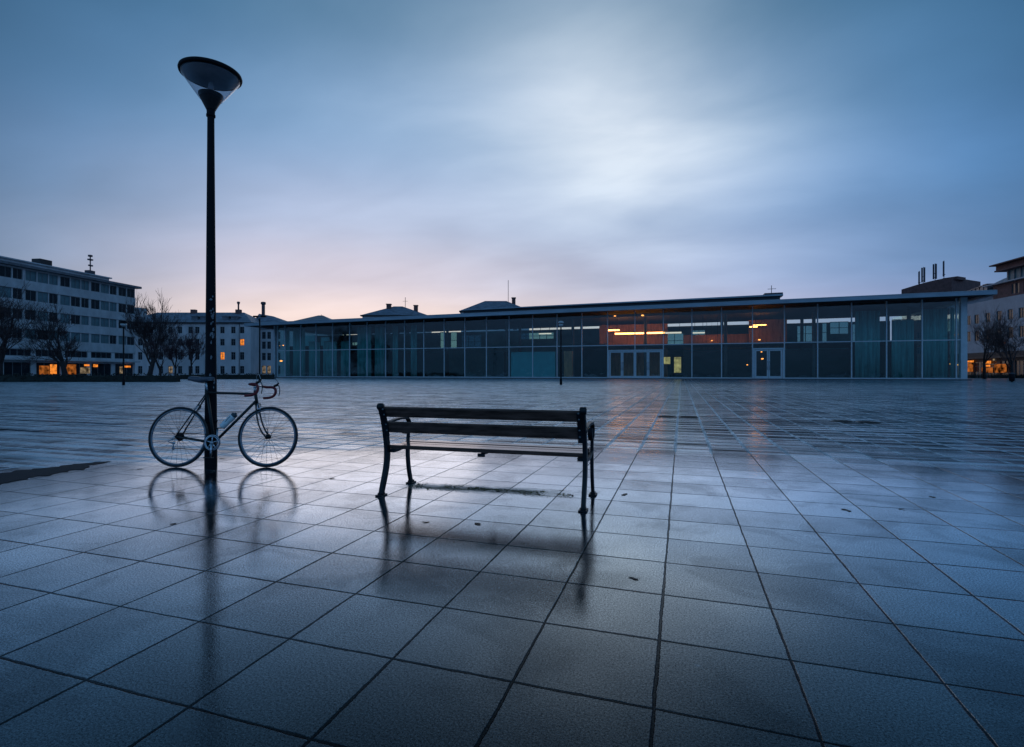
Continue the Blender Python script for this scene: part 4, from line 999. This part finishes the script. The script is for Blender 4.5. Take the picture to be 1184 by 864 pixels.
for k in range(7):
    x = 3+k*(xs0-5)/7; b = MB(); zb_ = 18.2+.15*k; b.box(x-.5, x+.5, 1.0, 3.2, zb_, zb_+1.7); b.box(x-.65, x+.65, .8, 3.2, zb_+1.7, zb_+1.9); b.build('dormer', M['tin'], rb)

Z4 = 135
pA, pB = at(1043, Z4+4), at(1101, Z4-6)
lb_, Ln = building('brick_block', pA, pB, 'low red brick block carrying aerials, seen over the right end of the hall roof')
zt0, zt1 = zat(333.5, Z4), zat(327, Z4)
holes = [(1+k*2.4, 2.3+k*2.4, z, z+1.6) for k in range(5) for z in (6, 10, 14)]
b = MB(); wall_grid(b, Ln, 0, 19.5, holes); b.box(0,.3,.3,14,0,19.5); b.box(Ln-.3,Ln,.3,14,0,19.5); b.box(.3,Ln-.3,13.7,14,0,19.5); b.build('wall', M['brick'], lb_)
for x0, x1, z0, z1 in holes: window(lb_, T((x0+x1)/2, z0), x1-x0, z1-z0, 'winglass')
b = MB(); n = 14; vs = []
for i in range(n+1):
    t = i/n; x = t*Ln; z = zt0+.3+(zt1-zt0)*math.sin(t*math.pi*.5); vs += [(x,-.3,19.5),(x,-.3,z),(x,14,z),(x,14,19.5)]
b.add(vs, [f for i in range(n) for f in ((i*4,i*4+4,i*4+5,i*4+1),(i*4+1,i*4+5,i*4+6,i*4+2),(i*4+2,i*4+6,i*4+7,i*4+3))]+[(0,1,2,3),tuple(n*4+j for j in (3,2,1,0))]); b.build('parapet', M['brick'], lb_)
x = Ln*.78; b = MB(); b.box(x, x+3.1, 1, 5, zt1-.2, zt1+.55); b.build('plant_room', M['brick'], lb_)
for px, y0, y1, nb in ((1056.5, 313, 330.5, 1), (1061.5, 309, 329, 2), (1075, 307, 327, 2), (1085, 305.5, 325.5, 1)):
    x = (px-1043)/58*Ln; b = MB(); z0, z1 = zat(y1, Z4)-.3, zat(y0, Z4)+.3
    b.tube([(x,3,z0-1.2),(x,3,z1+.2)], .07, 6)
    for k in range(nb): xx = x+(-.28 if k == 0 and nb > 1 else .28 if nb > 1 else 0.0); b.box(xx-.13, xx+.13, 2.7, 3.0, z0+1.2, z1); b.box(x-.3, x+.3, 2.95, 3.05, z0+1.6+k, z0+1.75+k)
    b.build('aerial', M['antenna'], lb_)

# ------------------------------------------------------------------ trees
def tree(px, Z, height, spread, seed, lab, trunk_r=.25, upright=.5, levels=6, fork=2.0, tm='twig', dens=1.0, nm='bare_tree'):
    r = random.Random(seed); p = at(px, Z); root = empty(nm, p, 0, lab, 'tree', 'bare winter trees around the square')
    bt, bw = MB(), MB()
    def grow(pos, d, ln, rad, lev):
        segs = 3 if lev < 4 else 2; pts = [pos]; dd = d.copy()
        for i in range(segs):
            dd = (dd+Vector((r.gauss(0,.09), r.gauss(0,.09), r.gauss(.05,.05)))).normalized(); pts.append(pts[-1]+dd*ln/segs)
        rs = [max(rad, .016)*(1-.3*i/segs) for i in range(segs+1)]
        (bt if lev < 2 else bw).tube(pts, rs, 8 if lev < 2 else (5 if lev < 4 else 3))
        if lev >= levels: return
        n = 4 if lev == 0 else (3 if r.random() > .3*dens else 4)
        for k in range(n):
            t = r.uniform(.45, 1) if k else 1.0
            i = min(segs-1, int(t*segs)); q = pts[i].lerp(pts[i+1], t*segs-i) if t < 1 else pts[-1]
            az = r.uniform(0, 6.283); tilt = r.uniform(.35, .85)*spread if k else r.uniform(.05, .25)
            a = dd.orthogonal().normalized(); a = Matrix.Rotation(az, 3, dd) @ a
            nd = (dd*math.cos(tilt)+a*math.sin(tilt)+Vector((0,0,upright*.35))).normalized()
            grow(q, nd, ln*(r.uniform(.78, .92) if k == 0 else r.uniform(.6, .85)), rs[-1]*(.78 if k == 0 else r.uniform(.5, .68)), lev+1)
    grow(Vector((0,0,-.1)), Vector((r.gauss(0,.02), r.gauss(0,.02), 1)).normalized(), height*.21, trunk_r, 0)
    zm = max(v[2] for v in bw.v); s = height/zm
    for B in (bt, bw): B.v = [(v[0]*s, v[1]*s, v[2]*s) for v in B.v]
    bt.build('trunk', M['bark'], root); bw.build('crown', M[tm], root)
tree(-1, 70, 14.5, 1.15, 11, 'large dark bare tree at the left edge of the square', .42, .5, 6, dens=1.9)
tree(77, 76, 12.6, 1.3, 5, 'spreading bare tree before the office block with a lit shop behind', .36, .35, 6, dens=1.9)
tree(172, 86, 15.6, .88, 8, 'tall upright bare tree just right of the office block', .34, .85, 6, dens=2.2)
tree(203, 104, 11.6, .8, 21, 'low twiggy reddish tree, middle one of the three between office block and lamp post', .22, .6, 6, tm='twigred', dens=1.6)
tree(220, 108, 12.0, .8, 31, 'low twiggy reddish tree standing nearest the tall lamp post, on its left', .22, .6, 6, tm='twigred', dens=1.6)
tree(186, 110, 12.4, .9, 33, 'low twiggy reddish tree behind the tall upright tree', .22, .6, 6, tm='twigred', dens=1.6)
tree(1138, 93, 13.4, .95, 14, 'bare tree just right of the glass hall', .3, .6, 6)
tree(1170, 84, 11.5, 1.1, 17, 'bare tree before the white facade at the right edge', .26, .4, 6)

# ------------------------------------------------------------------ hedges
def hedge(px0, px1, py, h, dpt, lab):
    p0, p1 = G(px0, py), G(px1, py); d = p1-p0; o, Ln = building('hedge', p0, p1, lab, 'hedge', 'clipped hedges along the far side')
    b = MB(); n = int(Ln*70)
    b.box(.2, Ln-.2, .2, dpt-.2, 0, h-.2)
    for i in range(n):
        x = rnd.uniform(0, Ln); y = rnd.uniform(-.05, dpt*.5) if rnd.random() < .6 else rnd.uniform(0, dpt); z = rnd.uniform(0, h+.12*noise.noise(Vector((x*.9, y, 1)))+.05)
        s = rnd.uniform(.06, .16); a = Vector((rnd.gauss(0,1), rnd.gauss(0,1), rnd.gauss(0,1))).normalized(); c = a.orthogonal().normalized(); e = a.cross(c); q = Vector((x,y,z))
        b.add([q-c*s, q+e*s*.6, q+c*s, q-e*s*.6], [(0,1,2,3)])
    b.build('foliage', M['hedge'], o)
    b = MB()
    for k in range(int(Ln/1.2)): x = .5+k*1.2; b.tube([(x, dpt/2, 0), (x+rnd.uniform(-.1,.1), dpt/2, h*.6)], .03, 5)
    b.build('stems', M['bark'], o)
hedge(-60, 205, 441.8, .95, 1.1, 'long dark clipped hedge at the left edge in front of the office block')
hedge(206, 316, 438.6, .95, 1.1, 'dark clipped hedge left of the glass hall, behind the bicycle')
hedge(1122, 1200, 437.4, .8, 1.2, 'dark low hedge under the shops at the right edge')

# ------------------------------------------------------------------ small lamps
def small_lamp(px, py, h, w, r, lab, style):
    p = G(px, py); o = empty('street_lamp', p, A, lab, 'street lamp', 'small street lamps round the square')
    b = MB(); b.lathe([(r*1.5,0),(r*1.5,.5),(r,.55),(r*.8,h-.5)], 12, cap=True); b.build('pole', M['pole'], o)
    if style == 'bar':
        b = MB(); b.tube([(-w/2,0,h-.35),(w/2,0,h-.3)], .05, 6); b.tube([(0,0,h-.9),(-w*.35,0,h-.34)], .035, 6); b.build('arm', M['pole'], o)
        for s_ in (-1, 1):
            b = MB(); b.box(s_*w/2-.28, s_*w/2+.28, -.18, .18, h-.36, h-.2); b.build('lamp_head', M['pole'], o, .03)
    else:
        b = MB(); b.lathe([(.05,h-.55),(w*.35,h-.42),(w*.38,h-.3)], 20, cap=True); b.build('lamp_bowl', M['lampwhite'], o)
        b = MB(); b.lathe([(w*.42,h-.2),(w*.5,h-.12),(w*.3,h-.03),(.01,h)], 20); b.lathe([(.01,h-.18),(w*.42,h-.2)], 20); b.build('lamp_hat', M['lampwhite'] if style == 'pale' else M['pole'], o)
        b = MB(); b.tube([(.03,.0,h-.5),(.03,0,h-.1)], .03, 6); b.build('stem', M['pole'], o)
small_lamp(142.9, 445.6, 5.65, .65, .07, 'slim dark lamp post in front of the office block', 'dark')
small_lamp(300.3, 441.8, 8.0, .9, .09, 'slim double headed lamp post left of the glass hall', 'bar')
small_lamp(648.6, 445.0, 5.8, .55, .075, 'slim lamp post with pale head before the glass hall', 'pale')

# ------------------------------------------------------------------ right side furniture
p = at(1136, 100); o = empty('cycle_rack', p, A, 'low metal hoop rack below the tree right of the hall', 'cycle rack')
b = MB()
for k in range(4):
    x = -1.0+k*.65; hoop = [(x,0,0),(x,0,.8)]+[(x+.0+.25-.25*math.cos(t*math.pi/6),0,.8+.25*math.sin(t*math.pi/6)) for t in range(1,6)]+[(x+.5,0,.8),(x+.5,0,0)]
    b.tube(hoop, .035, 6)
b.build('hoop', M['bolt'], o); b = MB(); b.box(-1.1, 1.6, -.05, .05, 0, .05); b.build('rail', M['bolt'], o)
p = G(1170, 442.2); o = empty('litter_bin', p, A, 'dark upright litter bin at the right edge of the square', 'litter bin')
b = MB(); b.lathe([(.2,.12),(.24,.15),(.26,.9),(.22,.95)], 16, cap=True); b.build('body', M['pole'], o)
b = MB(); b.lathe([(.28,.97),(.28,1.02),(.1,1.1),(.01,1.1)], 16); b.build('lid', M['antenna'], o); b = MB(); b.lathe([(.08,0),(.08,.13)], 10, cap=True); b.build('foot', M['iron'], o)
